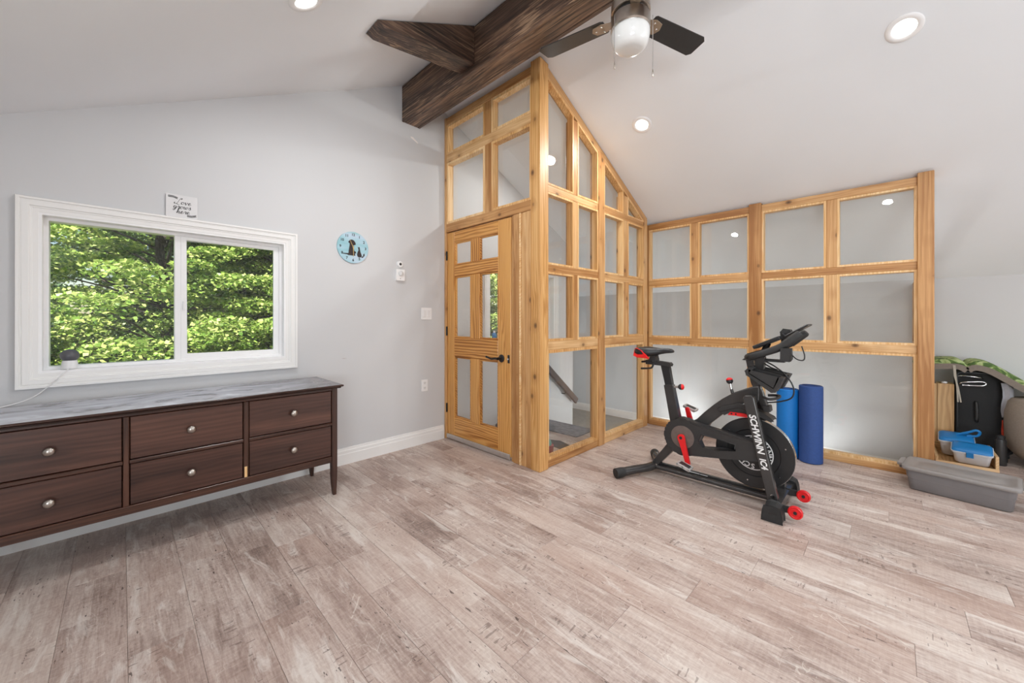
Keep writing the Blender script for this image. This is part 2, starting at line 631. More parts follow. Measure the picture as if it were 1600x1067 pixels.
# vinyl plank floor print
def floor_material():
    m, nt, b = newmat('vinyl_plank')
    geo = nt.nodes.new('ShaderNodeNewGeometry')
    oi = nt.nodes.new('ShaderNodeObjectInfo')
    r = oi.outputs['Random']
    off = nt.nodes.new('ShaderNodeVectorMath'); off.operation = 'SCALE'
    off.inputs[0].default_value = (17.3, 9.1, 0.0)
    nt.links.new(math_node(nt, 'MULTIPLY', r, 7.0), off.inputs['Scale'])
    ad = nt.nodes.new('ShaderNodeVectorMath')
    nt.links.new(geo.outputs['Position'], ad.inputs[0]); nt.links.new(off.outputs[0], ad.inputs[1])
    v = ad.outputs[0]
    # printed strips inside a plank
    br = nt.nodes.new('ShaderNodeTexBrick')
    br.offset = 0.37
    br.inputs['Color1'].default_value = (0, 0, 0, 1)
    br.inputs['Color2'].default_value = (1, 1, 1, 1)
    br.inputs['Mortar Size'].default_value = 0.0
    br.inputs['Scale'].default_value = 1.0
    br.inputs['Brick Width'].default_value = 0.46
    br.inputs['Row Height'].default_value = 0.125
    wob = noise(nt, mapping(nt, v, (3, 30, 1)), 1.0, 2)
    wv = nt.nodes.new('ShaderNodeCombineXYZ')
    nt.links.new(math_node(nt, 'MULTIPLY_ADD', wob, 0.03, -0.015), wv.inputs[0])
    a2 = nt.nodes.new('ShaderNodeVectorMath')
    nt.links.new(v, a2.inputs[0]); nt.links.new(wv.outputs[0], a2.inputs[1])
    nt.links.new(a2.outputs[0], br.inputs['Vector'])
    bc = nt.nodes.new('ShaderNodeSeparateColor'); nt.links.new(br.outputs['Color'], bc.inputs[0])
    strip = bc.outputs[0]
    big = noise(nt, mapping(nt, v, (1.6, 4.0, 1)), 1.0, 4, 0.6)
    streak = noise(nt, mapping(nt, v, (4.5, 42, 1)), 1.0, 5, 0.7, 0.6)
    fine = noise(nt, mapping(nt, v, (9, 150, 1)), 1.0, 3, 0.6)
    grain = noise(nt, mapping(nt, v, (55, 90, 1)), 1.0, 3, 0.7)
    cross = noise(nt, mapping(nt, v, (120, 7, 1)), 1.0, 3, 0.6)
    h = math_node(nt, 'MULTIPLY', big, 0.55)
    h = math_node(nt, 'ADD', h, math_node(nt, 'MULTIPLY_ADD', grain, 0.26, -0.13))
    h = math_node(nt, 'ADD', h, math_node(nt, 'MULTIPLY_ADD', cross, 0.16, -0.08))
    h = math_node(nt, 'ADD', h, math_node(nt, 'MULTIPLY', streak, 0.46))
    h = math_node(nt, 'ADD', h, math_node(nt, 'MULTIPLY', fine, 0.22))
    h = math_node(nt, 'ADD', h, math_node(nt, 'MULTIPLY', strip, 0.13))
    h = math_node(nt, 'ADD', h, math_node(nt, 'MULTIPLY', r, 0.09))
    col = ramp(nt, h, [(0.46, rgb(112, 96, 90)), (0.60, rgb(154, 135, 126)), (0.73, rgb(186, 169, 160)), (0.90, rgb(214, 204, 195))])
    # reddish / grey drift
    hue = noise(nt, mapping(nt, v, (0.9, 1.8, 1)), 1.0, 2)
    col = mix(nt, ramp(nt, hue, [(0.40, (0, 0, 0)), (0.66, (0.40, 0.40, 0.40))]), col, rgb(182, 154, 140))
    # pale rubbed patches
    patch = noise(nt, mapping(nt, v, (3.0, 13, 1), (5, 2, 0)), 1.0, 5, 0.7, 0.8)
    col = mix(nt, ramp(nt, patch, [(0.55, (0, 0, 0)), (0.66, (0.62, 0.62, 0.62))]), col, rgb(222, 215, 208))
    # thin pale scratches
    wp = noise(nt, mapping(nt, v, (4, 4, 1)), 1.0, 3)
    vv = nt.nodes.new('ShaderNodeVectorMath')
    nt.links.new(v, vv.inputs[0])
    cx = nt.nodes.new('ShaderNodeCombineXYZ')
    nt.links.new(math_node(nt, 'MULTIPLY', wp, 0.5), cx.inputs[0]); nt.links.new(math_node(nt, 'MULTIPLY', wp, -0.4), cx.inputs[1])
    nt.links.new(cx.outputs[0], vv.inputs[1])
    vo = nt.nodes.new('ShaderNodeTexVoronoi'); vo.feature = 'DISTANCE_TO_EDGE'
    vo.inputs['Scale'].default_value = 9.0
    nt.links.new(vv.outputs[0], vo.inputs['Vector'])
    scr = math_node(nt, 'LESS_THAN', vo.outputs['Distance'], 0.007)
    scm = math_node(nt, 'GREATER_THAN', noise(nt, mapping(nt, v, (6, 7, 1), (3, 8, 0)), 1.0, 3), 0.54)
    col = mix(nt, math_node(nt, 'MULTIPLY', math_node(nt, 'MULTIPLY', scr, scm), 0.38), col, rgb(232, 226, 216))
    # dark saw marks and nail flecks
    flk = noise(nt, mapping(nt, v, (22, 75, 1), (1, 4, 0)), 1.0, 3, 0.6)
    flm = noise(nt, mapping(nt, v, (3.0, 5, 1), (9, 1, 0)), 1.0, 2)
    fl = math_node(nt, 'MULTIPLY', math_node(nt, 'GREATER_THAN', flk, 0.645), math_node(nt, 'GREATER_THAN', flm, 0.56))
    col = mix(nt, math_node(nt, 'MULTIPLY', fl, 0.75), col, rgb(58, 44, 40))
    sawx = noise(nt, mapping(nt, v, (70, 9, 1), (2, 2, 0)), 1.0, 2, 0.6)
    sawm = noise(nt, mapping(nt, v, (4, 9, 1), (4, 4, 0)), 1.0, 2)
    saw = math_node(nt, 'MULTIPLY', math_node(nt, 'GREATER_THAN', sawx, 0.60), math_node(nt, 'GREATER_THAN', sawm, 0.62))
    col = mix(nt, math_node(nt, 'MULTIPLY', saw, 0.5), col, rgb(88, 70, 62))
    nt.links.new(col, b.inputs['Base Color'])
    nt.links.new(math_node(nt, 'MULTIPLY_ADD', streak, 0.2, 0.33), b.inputs['Roughness'])
    b.inputs['Specular IOR Level'].default_value = 0.4
    bump(nt, b, h, 0.12, 0.001)
    return m


M_FLOOR = floor_material()

# dusty dresser top: walnut below, pale wiped dust above
def dusty_material():
    m = wood('dusty_walnut', rgb(40, 25, 20), rgb(62, 40, 32), rgb(84, 56, 44), knots=False, rough=0.3, bmp=0.02, axis=1)
    nt = m.node_tree
    b = nt.nodes['Principled BSDF']
    src = b.inputs['Base Color'].links[0].from_socket
    tc = nt.nodes.new('ShaderNodeTexCoord')
    nz = noise(nt, mapping(nt, tc.outputs['Object'], (5, 2.2, 1)), 1.0, 5, 0.6, 1.6)
    geo = nt.nodes.new('ShaderNodeNewGeometry')
    sp = nt.nodes.new('ShaderNodeSeparateXYZ')
    nt.links.new(geo.outputs['True Normal'], sp.inputs[0])
    up = math_node(nt, 'GREATER_THAN', sp.outputs[2], 0.95)
    k = ramp(nt, nz, [(0.36, (0.15, 0.15, 0.15)), (0.44, (0.58, 0.58, 0.58)), (0.56, (0.70, 0.70, 0.70)), (0.64, (0.95, 0.95, 0.95))])
    se = nt.nodes.new('ShaderNodeSeparateXYZ')
    nt.links.new(tc.outputs['Object'], se.inputs[0])
    fade = math_node(nt, 'SUBTRACT', 1.15, math_node(nt, 'MULTIPLY_ADD', se.outputs[1], 1.6, -0.15), clamp=True)
    k = math_node(nt, 'MULTIPLY', math_node(nt, 'MULTIPLY', k, up), math_node(nt, 'MULTIPLY_ADD', fade, 0.8, 0.2))
    nt.links.new(mix(nt, k, src, rgb(224, 228, 238)), b.inputs['Base Color'])
    b.inputs['Roughness'].default_value = 0.22
    for l in list(b.inputs['Normal'].links): nt.links.remove(l)
    return m


M_DUSTY = dusty_material()


def print_material(name, stops, scale=(1, 1, 1), detail=3, dist=0.0, rough=0.5):
    m, nt, b = newmat(name)
    tc = nt.nodes.new('ShaderNodeTexCoord')
    nz = noise(nt, mapping(nt, tc.outputs['Object'], scale), 1.0, detail, 0.55, dist)
    nt.links.new(ramp(nt, nz, stops), b.inputs['Base Color'])
    b.inputs['Roughness'].default_value = rough
    return m


M_CLOCK = print_material('teal_plank_print', [(0.30, rgb(96, 170, 178)), (0.48, rgb(160, 200, 212)), (0.6, rgb(186, 206, 222)), (0.75, rgb(120, 190, 190))], (2, 6, 34), 3)
M_LEAFPRINT = print_material('green_leaf_print', [(0.40, rgb(70, 96, 46)), (0.47, rgb(112, 140, 70)), (0.50, rgb(176, 190, 136)), (0.60, rgb(150, 168, 104)), (0.66, rgb(84, 112, 54))], (9, 9, 9), 2, 1.4, 0.8)
M_LANDING = print_material('grey_carpet', [(0.3, rgb(150, 146, 138)), (0.7, rgb(176, 170, 158))], (30, 30, 30), 4, 0, 0.9)
M_MAT = print_material('blue_grey_mat', [(0.35, rgb(98, 102, 112)), (0.65, rgb(138, 142, 150))], (20, 60, 20), 3, 0, 0.9)
M_GROUND = print_material('forest_floor', [(0.35, rgb(72, 84, 40)), (0.55, rgb(112, 124, 64)), (0.75, rgb(142, 122, 92))], (0.8, 0.8, 0.8), 5, 0, 0.9)

# ------------------------------------------------------------------ the shell of the room
XL, XR = -3.23, 3.60
RIDGE_Y, RIDGE_Z = 2.0, 3.452
SL, SR = 0.495, 0.505
YF, YB = -1.66, 5.66
zl = lambda y: RIDGE_Z - SL * (RIDGE_Y - y)
zr = lambda y: RIDGE_Z - SR * (y - RIDGE_Y)
ZLAND = -0.38
JOG = 4.50           # the left wall steps out here beside the stair
XJ = -4.05
FW = (0.90, 2.90, 0.50, 1.50)

def struct(name, mesh, mat, parent=None):
    o = obj(name, mesh, mat, parent)
    o['kind'] = 'structure'
    return o


W1 = (-0.386, 0.932, 0.838, 1.844)           # outer edge of the casing: y0, y1, z0, z1
W2 = (W1[0] + 3.212, W1[1] + 3.212, W1[2], W1[3])
def hole(w):
    e = 0.075
    return [(w[0] + e, w[2] + e), (w[1] - e, w[2] + e), (w[1] - e, w[3] - e), (w[0] + e, w[3] - e)]


struct('wall_left', prism([(YF - .1, -3.0), (JOG, -3.0), (JOG, zr(JOG) + .02), (RIDGE_Y, RIDGE_Z + .02), (YF - .1, zl(YF - .1) + .02)],
                          [hole(W1), hole(W2)], 0.17, lambda u, v, w: (XL - w, u, v)), M_WALL)
struct('wall_back', box((XJ - .1, YB, -3.0), (XR + .1, YB + .1, zr(YB) + .1)), M_WALL)
struct('wall_front', prism([(XL - .17, -3.0), (XR + .1, -3.0), (XR + .1, zl(YF) + .05), (XL - .17, zl(YF) + .05)],
                           [[(FW[0], FW[2]), (FW[1], FW[2]), (FW[1], FW[3]), (FW[0], FW[3])]], .1, lambda u, v, w: (u, YF - w, v)), M_WALL)
struct('wall_stair_return', box((XJ - .1, JOG - .1, -3.0), (XL - .17, JOG, zr(JOG) + .1)), M_WALL)
struct('wall_stair_end', box((XJ - .1, JOG, -3.0), (XJ, YB, zr(JOG) + .1)), M_WALL)
RW = [(2.70, 4.20)]
struct('wall_right', prism([(YF - .1, -3.0), (YB + .1, -3.0), (YB + .1, zr(YB) + .05), (RIDGE_Y, RIDGE_Z + .02), (YF - .1, zl(YF) + .02)],
                           [[(a, 0.55), (b, 0.55), (b, 2.05), (a, 2.05)] for a, b in RW], 0.12, lambda u, v, w: (XR + w, u, v)), M_WALL)
bm = bmesh.new()
for (ya, za, yb, zb) in ((YF - .1, zl(YF - .1), RIDGE_Y, RIDGE_Z), (RIDGE_Y, RIDGE_Z, YB + .1, zr(YB + .1))):
    add_prism(bm, [(ya, za), (yb, zb), (yb, zb + .12), (ya, za + .12)], (), XR + .12 - (XL - .17), lambda u, v, w: (XL - .17 + w, u, v))
add_prism(bm, [(JOG - .1, zr(JOG - .1)), (YB + .1, zr(YB + .1)), (YB + .1, zr(YB + .1) + .12), (JOG - .1, zr(JOG - .1) + .12)], (), XL - .17 - (XJ - .1), lambda u, v, w: (XJ - .1 + w, u, v))
struct('ceiling', finish(bm), M_CEIL)

# floor: slab with the stair well cut away, planks on it
YS = 3.60
bm = bmesh.new()
for lo, hi in (((XL, YF, -.25), (XR, YS, -.005)), ((-2.06, YS, -.25), (XR, 4.34, -.005)), ((0.15, 4.34, -.25), (XR, YB, -.005))):
    add_box(bm, [(a + b) / 2 for a, b in zip(lo, hi)], [b - a for a, b in zip(lo, hi)])
floor = struct('floor', finish(bm), M_FLOOR)

Fv = (-math.sin(TH), math.cos(TH)); Rv = (math.cos(TH), math.sin(TH))
def visible(x, y, m=60):
    a = x * Fv[0] + y * Fv[1]
    if a < 0.2: return False
    px = 800 + 601 * (x * Rv[0] + y * Rv[1]) / a
    py = 499 + 601 * 1.2 / a
    return -m < px < 1600 + m and py < 1067 + m


PW, PL, GAP = 0.186, 1.22, 0.0009
plank_cache = {}
def plank_mesh(lx, ly):
    k = (round(lx, 3), round(ly, 3))
    if k not in plank_cache:
        bm_ = bmesh.new()
        add_box(bm_, (0, 0, -.0025), (lx - GAP, ly - GAP, .005))
        es = [e for e in bm_.edges if all(v.co.z > -.001 for v in e.verts)]
        bmesh.ops.bevel(bm_, geom=es, offset=.0008, segments=1, affect='EDGES')
        plank_cache[k] = finish(bm_)
        plank_cache[k].materials.append(M_FLOOR)
    return plank_cache[k]


def in_floor(x, y):
    return (y < YS) or (x > -2.06 and y < 4.34) or x > 0.15


rowk = 0
y = YF
while y < YB - 0.01:
    y1 = min(y + PW, YB)
    ym = (y + y1) / 2
    x = XL - (rowk * 0.437 % 1.0) * PL
    xmin = XL if ym < YS else (-2.06 if ym < 4.34 else 0.15)
    while x < XR:
        x0, x1 = max(x, xmin), min(x + PL, XR)
        if x1 - x0 > 0.02 and any(visible(xx, yy) for xx in (x0, (x0 + x1) / 2, x1) for yy in (y, y1)):
            obj('plank', plank_mesh(x1 - x0, y1 - y), M_FLOOR, floor, Matrix.Translation(((x0 + x1) / 2, ym, 0)))
        x += PL
    rowk += 1
    y = y1

# stair down behind the glass
bm = bmesh.new()
add_box(bm, ((XL - 2.06) / 2, (YS + .01 + 3.85) / 2, -.315), (-2.06 - XL, 3.85 - YS - .01, .25))
st = struct('floor_stair_step', finish(bm, bevel=.004), M_LANDING)
struct('floor_stair_landing', box((XJ, 3.85, ZLAND - .15), (0.15, YB, ZLAND)), M_LANDING)
def baseboard(name, p0, p1, out, h=0.135, z0=0.0):
    """stepped baseboard from p0 to p1 (xy), thickness towards out"""
    prof = [(0, 0), (.016, 0), (.016, h * .62), (.013, h * .66), (.013, h * .82), (.008, h * .87), (.006, h), (0, h)]
    o_ = Vector((out[0], out[1], 0)); a = Vector((p0[0], p0[1], z0)); b_ = Vector((p1[0], p1[1], z0))
    L = (b_ - a).length; t = (b_ - a).normalized()
    return struct(name, prism(prof, (), L, lambda u, v, w: a + o_ * u + Vector((0, 0, v)) + t * w), M_TRIM)


baseboard('baseboard_left', (XL, YF), (XL, 2.285), (1, 0))
baseboard('baseboard_back', (XJ, YB), (0.12, YB), (0, -1), 0.12, ZLAND)
baseboard('baseboard_storage', (0.25, YB), (XR, YB), (0, -1))

# ------------------------------------------------------------------ windows
def window(name, w, label):
    win = thing(name, label, None, (XL, (w[0] + w[1]) / 2, w[2]), 0, None, 'structure')
    y0, y1, z0, z1 = w
    e = 0.075
    # stepped picture-frame casing
    def ring(a, b_, d0, d1):
        o_ = [(y0 + a, z0 + a), (y1 - a, z0 + a), (y1 - a, z1 - a), (y0 + a, z1 - a)]
        i_ = [(y0 + b_, z0 + b_), (y1 - b_, z0 + b_), (y1 - b_, z1 - b_), (y0 + b_, z1 - b_)]
        return o_, [i_], d1 - d0, (lambda u, v, q: (XL + d0 + q, u, v))
    bm_ = bmesh.new()
    for a, b_, d1 in ((0, .012, .026), (.012, .020, .019), (.020, .044, .022), (.044, .054, .016), (.054, e, .013)):
        add_prism(bm_, *ring(a, b_, 0.0005, d1))
    obj('casing', finish(bm_, bevel=.0015), M_TRIM, win, Matrix.Identity(4))
    def fr(a, b_, xa, xb):
        o_ = [(y0 + a, z0 + a), (y1 - a, z0 + a), (y1 - a, z1 - a), (y0 + a, z1 - a)]
        i_ = [(y0 + b_, z0 + b_), (y1 - b_, z0 + b_), (y1 - b_, z1 - b_), (y0 + b_, z1 - b_)]
        return prism(o_, [i_], xb - xa, lambda u, v, q: (xa + q, u, v), bevel=.002)
    obj('jamb_liner', fr(e, e + .012, XL - .165, XL + .012), M_VINYL, win, Matrix.Identity(4))
    obj('window_frame', fr(e + .012, e + .030, XL - .115, XL - .045), M_VINYL, win, Matrix.Identity(4))
    yi0, yi1, zi0, zi1 = y0 + e + .030, y1 - e - .030, z0 + e + .026, z1 - e - .030
    ym = y0 + 0.652
    # fixed glass on the left, sliding sash on the right
    obj('pane', box((XL - .082, yi0 - .01, zi0 - .01), (XL - .078, ym - .028, zi1 + .01)), M_WGLASS, win, Matrix.Identity(4))
    obj('meeting_stile', box((XL - .10, ym - .030, zi0 - .004), (XL - .052, ym + .002, zi1 + .004), .003), M_VINYL, win, Matrix.Identity(4))
    s_ = [(ym, zi0), (yi1, zi0), (yi1, zi1), (ym, zi1)]
    gl = [(ym + .03, zi0 + .036), (yi1 - .032, zi0 + .036), (yi1 - .032, zi1 - .022), (ym + .03, zi1 - .022)]
    sash = obj('sliding_sash', prism(s_, [gl], .028, lambda u, v, q: (XL - .078 + q, u, v), bevel=.003), M_VINYL, win, Matrix.Identity(4))
    obj('pane', box((XL - .068, ym + .02, zi0 + .026), (XL - .064, yi1 - .022, zi1 - .012)), M_WGLASS, sash, Matrix.Identity(4))
    obj('latch', box((XL - .05, ym + .010, 1.26), (XL - .036, ym + .022, 1.32), .003), M_VINYL, sash, Matrix.Identity(4))
    return win


window('window_1', W1, 'wide white sliding window above the dresser, trees behind it')
window('window_2', W2, 'white window in the left wall behind the glazed partition')
for k, (a, b_) in enumerate(RW):  # unseen window, added to give the gable fill light an opening
    wr = thing('window_%d' % (k + 3), 'white framed window in the gable wall behind the camera', None, (XR, (a + b_) / 2, .55), 0, None, 'structure')
    obj('window_frame', prism([(a - .06, .49), (b_ + .06, .49), (b_ + .06, 2.11), (a - .06, 2.11)], [[(a + .03, .58), ((a + b_) / 2 - .02, .58), ((a + b_) / 2 - .02, 2.02), (a + .03, 2.02)], [((a + b_) / 2 + .02, .58), (b_ - .03, .58), (b_ - .03, 2.02), ((a + b_) / 2 + .02, 2.02)]], .02, lambda u, v, q: (XR - .02 + q, u, v)), M_VINYL, wr, Matrix.Identity(4))
    obj('pane', box((XR + .05, a, .55), (XR + .056, b_, 2.05)), M_WGLASS, wr, Matrix.Identity(4))

wf = thing('window_4', 'low white framed window in the knee wall behind the camera', None, ((FW[0] + FW[1]) / 2, YF, FW[2]), 0, None, 'structure')  # unseen window, added to give the front fill light an opening
obj('window_frame', prism(rrect(FW[0] - .06, FW[2] - .06, FW[1] + .06, FW[3] + .06, .004, 1), [[(FW[0] + .03, FW[2] + .03), (FW[1] - .03, FW[2] + .03), (FW[1] - .03, FW[3] - .03), (FW[0] + .03, FW[3] - .03)]], .02, lambda u, v, q: (u, YF + q, v)), M_VINYL, wf, Matrix.Identity(4))
obj('pane', box((FW[0], YF - .06, FW[2]), (FW[1], YF - .055, FW[3])), M_WGLASS, wf, Matrix.Identity(4))
# ------------------------------------------------------------------ glazed cedar partitions
DP = 0.089
XS, YD, YK = -1.97, 2.30, 4.25          # front faces: side run, door run, back run
ATS = {'door': lambda s, z, d: (s, YD + d, z), 'side': lambda s, z, d: (XS - d, s, z), 'back': lambda s, z, d: (s, YK + d, z)}


def member(par, run, name, s0, s1, z0, z1, d0=0.0, d1=DP, mat=None):
    A = ATS[run](s0, z0, d0); B = ATS[run](s1, z1, d1)
    return bar(name, [min(a, b) for a, b in zip(A, B)], [max(a, b) for a, b in zip(A, B)], mat or M_CEDAR, par)


def cell(par, run, poly, bw=0.017, d0=0.003, dg=0.060):
    f = ATS[run]
    obj('glazing_bead', prism(poly, [inset(poly, bw)], dg - d0, lambda u, v, q: f(u, v, d0 + q), bevel=.001), M_CEDAR_L, par, Matrix.Identity(4))
    obj('pane', prism(inset(poly, .002), (), .005, lambda u, v, q: f(u, v, dg + q)), M_GLASS, par, Matrix.Identity(4))


def rect(a, b, c, d): return [(a, c), (b, c), (b, d), (a, d)]


# --- door run
pd = thing('glazed_partition', 'cedar framed glass partition around and above the panelled door', 'partition', (-2.6, YD, 0))
member(pd, 'door', 'post', XL, -3.200, 0, 3.232, -.004, DP)
member(pd, 'door', 'rail', -3.200, -2.052, 3.157, 3.228)
member(pd, 'door', 'rail', -3.200, -2.052, 2.775, 2.860)
member(pd, 'door', 'rail', -3.200, -2.052, 2.076, 2.160, -.004, DP)
member(pd, 'door', 'mullion', -2.620, -2.530, 2.860, 3.157, .006)
member(pd, 'door', 'mullion', -2.620, -2.530, 2.160, 2.775, .006)
for a, b in ((-3.200, -2.620), (-2.530, -2.052)):
    cell(pd, 'door', rect(a, b, 2.860, 3.157), .022)
    cell(pd, 'door', rect(a, b, 2.160, 2.775), .022)
member(pd, 'door', 'jamb', -2.286, -2.258, 0, 2.076, .012, DP)
member(pd, 'door', 'trim_board', -2.256, -2.186, 0, 2.076, .002, DP)
member(pd, 'door', 'trim_strip', -2.184, -2.166, 0, 2.076, -.006, .03, M_CEDAR_L)
member(pd, 'door', 'filler_board', -2.164, -2.112, 0, 2.076, .004, DP)
member(pd, 'door', 'filler_board', -2.110, -2.058, 0, 2.076, .000, DP)

# --- door leaf
YL = YD + 0.010
dr = thing('door_1', 'panelled wooden door with six glass lights and a black lever handle', 'door', (-3.19, YL, 0), 0, None, 'structure')
DX = [-3.196, -3.083, -2.834, -2.704, -2.455, -2.292]
def leaf(name, a, b, c, d, mat=M_PINE_DOOR, y0=0.0, y1=0.042):
    return bar(name, (a, YL + y0, c), (b, YL + y1, d), mat, dr, .004)
leaf('stile', DX[0], DX[1], .030, 2.068)
leaf('stile', DX[4], DX[5], .030, 2.068)
for c, d in ((1.958, 2.068), (1.624, 1.740), (.833, 1.020), (.030, .231)):
    leaf('door_rail', DX[1], DX[4], c, d, y0=.001)
for c, d in ((1.740, 1.958), (1.020, 1.624), (.231, .833)):
    leaf('door_mullion', DX[2], DX[3], c, d, y0=.002)
    for a, b in ((DX[1], DX[2]), (DX[3], DX[4])):
        P_ = rect(a, b, c, d)
        obj('sticking', prism(P_, [inset(P_, .012)], .016, lambda u, v, q: (u, YL + .012 + q, v), bevel=.004), M_PINE_DOOR, dr, Matrix.Identity(4))
        obj('pane', prism(inset(P_, .004), (), .004, lambda u, v, q: (u, YL + .022 + q, v)), M_GLASS, dr, Matrix.Identity(4))
sw = obj('door_sweep', box((DX[0] + .004, YL - .014, .012), (DX[5] - .004, YL - .0005, .056), .003), M_STEEL, dr, Matrix.Identity(4))
sw['label'] = 'pale metal sweep along the foot of the door'
for z in (1.84, 1.083, .312):
    obj('hinge', cyl((-3.199, YL - .006, z - .045), (-3.199, YL - .006, z + .045), .009, n=10), M_BRONZE, dr, Matrix.Identity(4))
hx, hz = -2.405, .862
bm = bmesh.new()
MY = Matrix.Translation((hx, YL, hz)) @ Matrix.Rotation(PI / 2, 4, 'X')
add_lathe(bm, [(0, .0), (.034, .0), (.034, .006), (.026, .014), (.014, .018), (.012, .05), (0, .05)], n=28, M=MY)
hd = obj('door_handle', finish(bm, smooth=40), M_BRONZE, dr, Matrix.Identity(4))
obj('lever', tube([(hx, YL - .05, hz), (hx - .03, YL - .052, hz + .001), (hx - .07, YL - .054, hz - .006), (hx - .105, YL - .054, hz + .001), (hx - .145, YL - .05, hz + .008)], [.011, .010, .009, .008, .010] + [.01] * 0, 10, smooth=60), M_BRONZE, hd, Matrix.Identity(4))
obj('latch_plate', box((-2.330, YL - .004, hz - .035), (-2.305, YL + .0, hz + .035), .003), M_BRONZE, dr, Matrix.Identity(4))
obj('latch_bolt', cyl((-2.3175, YL - .012, hz), (-2.3175, YL - .003, hz), .008, n=14), M_CHROME, dr, Matrix.Identity(4))

# --- side run
ps = thing('glazed_partition', 'cedar and glass partition wall cut to the ceiling slope, right of the door', 'partition', (XS, 3.2, 0))
zc = lambda s: zr(s) - .004
crn = obj('corner_post', prism([(YD - .006, 0), (YD + .100, 0), (YD + .100, zr(YD + .100) - .004), (YD - .006, zr(YD + .100) + .01)], (), .098, lambda u, v, q: (-2.056 + q, u, v), bevel=.003), wood('cedar_upright', rgb(150, 98, 46), rgb(200, 146, 82), rgb(224, 178, 118), axis=2), ps, Matrix.Identity(4))
member(ps, 'side', 'post', 3.160, 3.262, 0, zc(3.262) - .02, -.006, DP + .006)
member(ps, 'side', 'post', 4.095, 4.175, 0, zc(4.175) - .02, -.002, DP)
for a, b in ((2.400, 3.160), (3.262, 4.095)):
    m_ = (2.767, 2.825) if a < 3 else (3.646, 3.736)
    for z0, z1 in ((0, .060), (.950, 1.022), (1.588, 1.646), (2.232, 2.290)):
        member(ps, 'side', 'rail', a, b, z0, z1, .004, DP)
    cell(ps, 'side', rect(a, b, .060, .950), .024)
    for z0, z1 in ((1.022, 1.588), (1.646, 2.232)):
        member(ps, 'side', 'mullion', m_[0], m_[1], z0, z1, .006, DP)
        cell(ps, 'side', rect(a, m_[0], z0, z1))
        cell(ps, 'side', rect(m_[1], b, z0, z1))
# sloping head rail and the raked lights under it
HT = 0.074
zb_ = lambda s: zc(s) - HT * math.sqrt(1 + SR * SR)
a_, b_ = 2.400, 4.170
p0 = Vector((XS - DP / 2, a_, zc(a_) - HT / 2 * 1.12)); p1 = Vector((XS - DP / 2, b_, zc(b_) - HT / 2 * 1.12))
stick('head_rail', p0, p1, HT, DP - .008, M_CEDAR, ps, (0, SR, 1))
for lo, hi in ((2.400, 2.767), (2.825, 3.160), (3.262, 3.646)):
    cell(ps, 'side', [(lo, 2.290), (hi, 2.290), (hi, zb_(hi)), (lo, zb_(lo))])
se = 2.0 + (RIDGE_Z - .004 - HT * 1.12 - 2.296) / SR
if zb_(3.736) > 2.31:
    cell(ps, 'side', [(3.736, 2.290), (se, 2.290), (3.736, zb_(3.736))], .010)
member(ps, 'side', 'mullion', 2.767, 2.825, 2.290, zb_(2.825) - .001, .006, DP)
member(ps, 'side', 'mullion', 3.646, 3.736, 2.290, zb_(3.736) - .001, .006, DP)

# --- back run
pb = thing('glazed_partition', 'long low cedar and glass partition behind the exercise bike', 'partition', (-.9, YK, 0))
member(pb, 'back', 'post', -2.062, -1.985, 0, 2.285, .006, DP)
member(pb, 'back', 'post', -.978, -.876, 0, zr(YK + .02) - .002, -.012, DP)
member(pb, 'back', 'post', .140, .226, 0, zr(YK + .02) - .0, -.034, DP)
for a, b in ((-1.985, -.978), (-.876, .140)):
    m_ = (-1.515, -1.450) if a < -1 else (-.400, -.330)
    for z0, z1 in ((0, .055), (.935, 1.000), (1.582, 1.642), (2.222, 2.285)):
        member(pb, 'back', 'rail', a, b, z0, z1, 0, DP)
    cell(pb, 'back', rect(a, b, .055, .935), .020)
    for z0, z1 in ((1.000, 1.582), (1.642, 2.222)):
        member(pb, 'back', 'mullion', m_[0], m_[1], z0, z1, .003, DP)
        cell(pb, 'back', rect(a, m_[0], z0, z1))
        cell(pb, 'back', rect(m_[1], b, z0, z1))

# --- low end screen between the stair well and the storage corner
pe = thing('stair_guard', 'short cedar framed glass screen running back from the end post', 'partition', (.18, 4.9, 0))
GX0, GX1 = .150, .215
bar('post', (GX0, YB - .10, 0), (GX1, YB - .01, 1.56), M_CEDAR, pe)
for z0, z1 in ((.0, .06), (.92, .985), (1.50, 1.56)):
    bar('rail', (GX0, 4.342, z0), (GX1, YB - .10, z1), M_CEDAR, pe)
for z0, z1 in ((.06, .92), (.985, 1.50)):
    P_ = rect(4.342, YB - .10, z0, z1)
    obj('glazing_bead', prism(P_, [inset(P_, .03)], .04, lambda u, v, q: (GX0 + .01 + q, u, v)), M_CEDAR_L, pe, Matrix.Identity(4))
    obj('pane', prism(inset(P_, .004), (), .005, lambda u, v, q: (GX0 + .03 + q, u, v)), M_GLASS, pe, Matrix.Identity(4))

# handrail of the stair
hr = thing('handrail', 'dark brown wooden handrail sloping down behind the glass', 'handrail', (XL + .06, 4.0, .45))
HA, HB = Vector((XL + .07, 3.25, 1.07)), Vector((XL + .07, 4.50, .05))
stick('rail', HA, HB, .085, .040, M_RAIL, hr, (0, 1, 1), .008)
for t in (.2, .8):
    p = HA.lerp(HB, t)
    obj('bracket', tube([(XL, p.y, p.z - .07), (XL + .05, p.y, p.z - .07), (XL + .07, p.y, p.z - .04)], .008, 8), M_BRONZE, hr, Matrix.Identity(4))

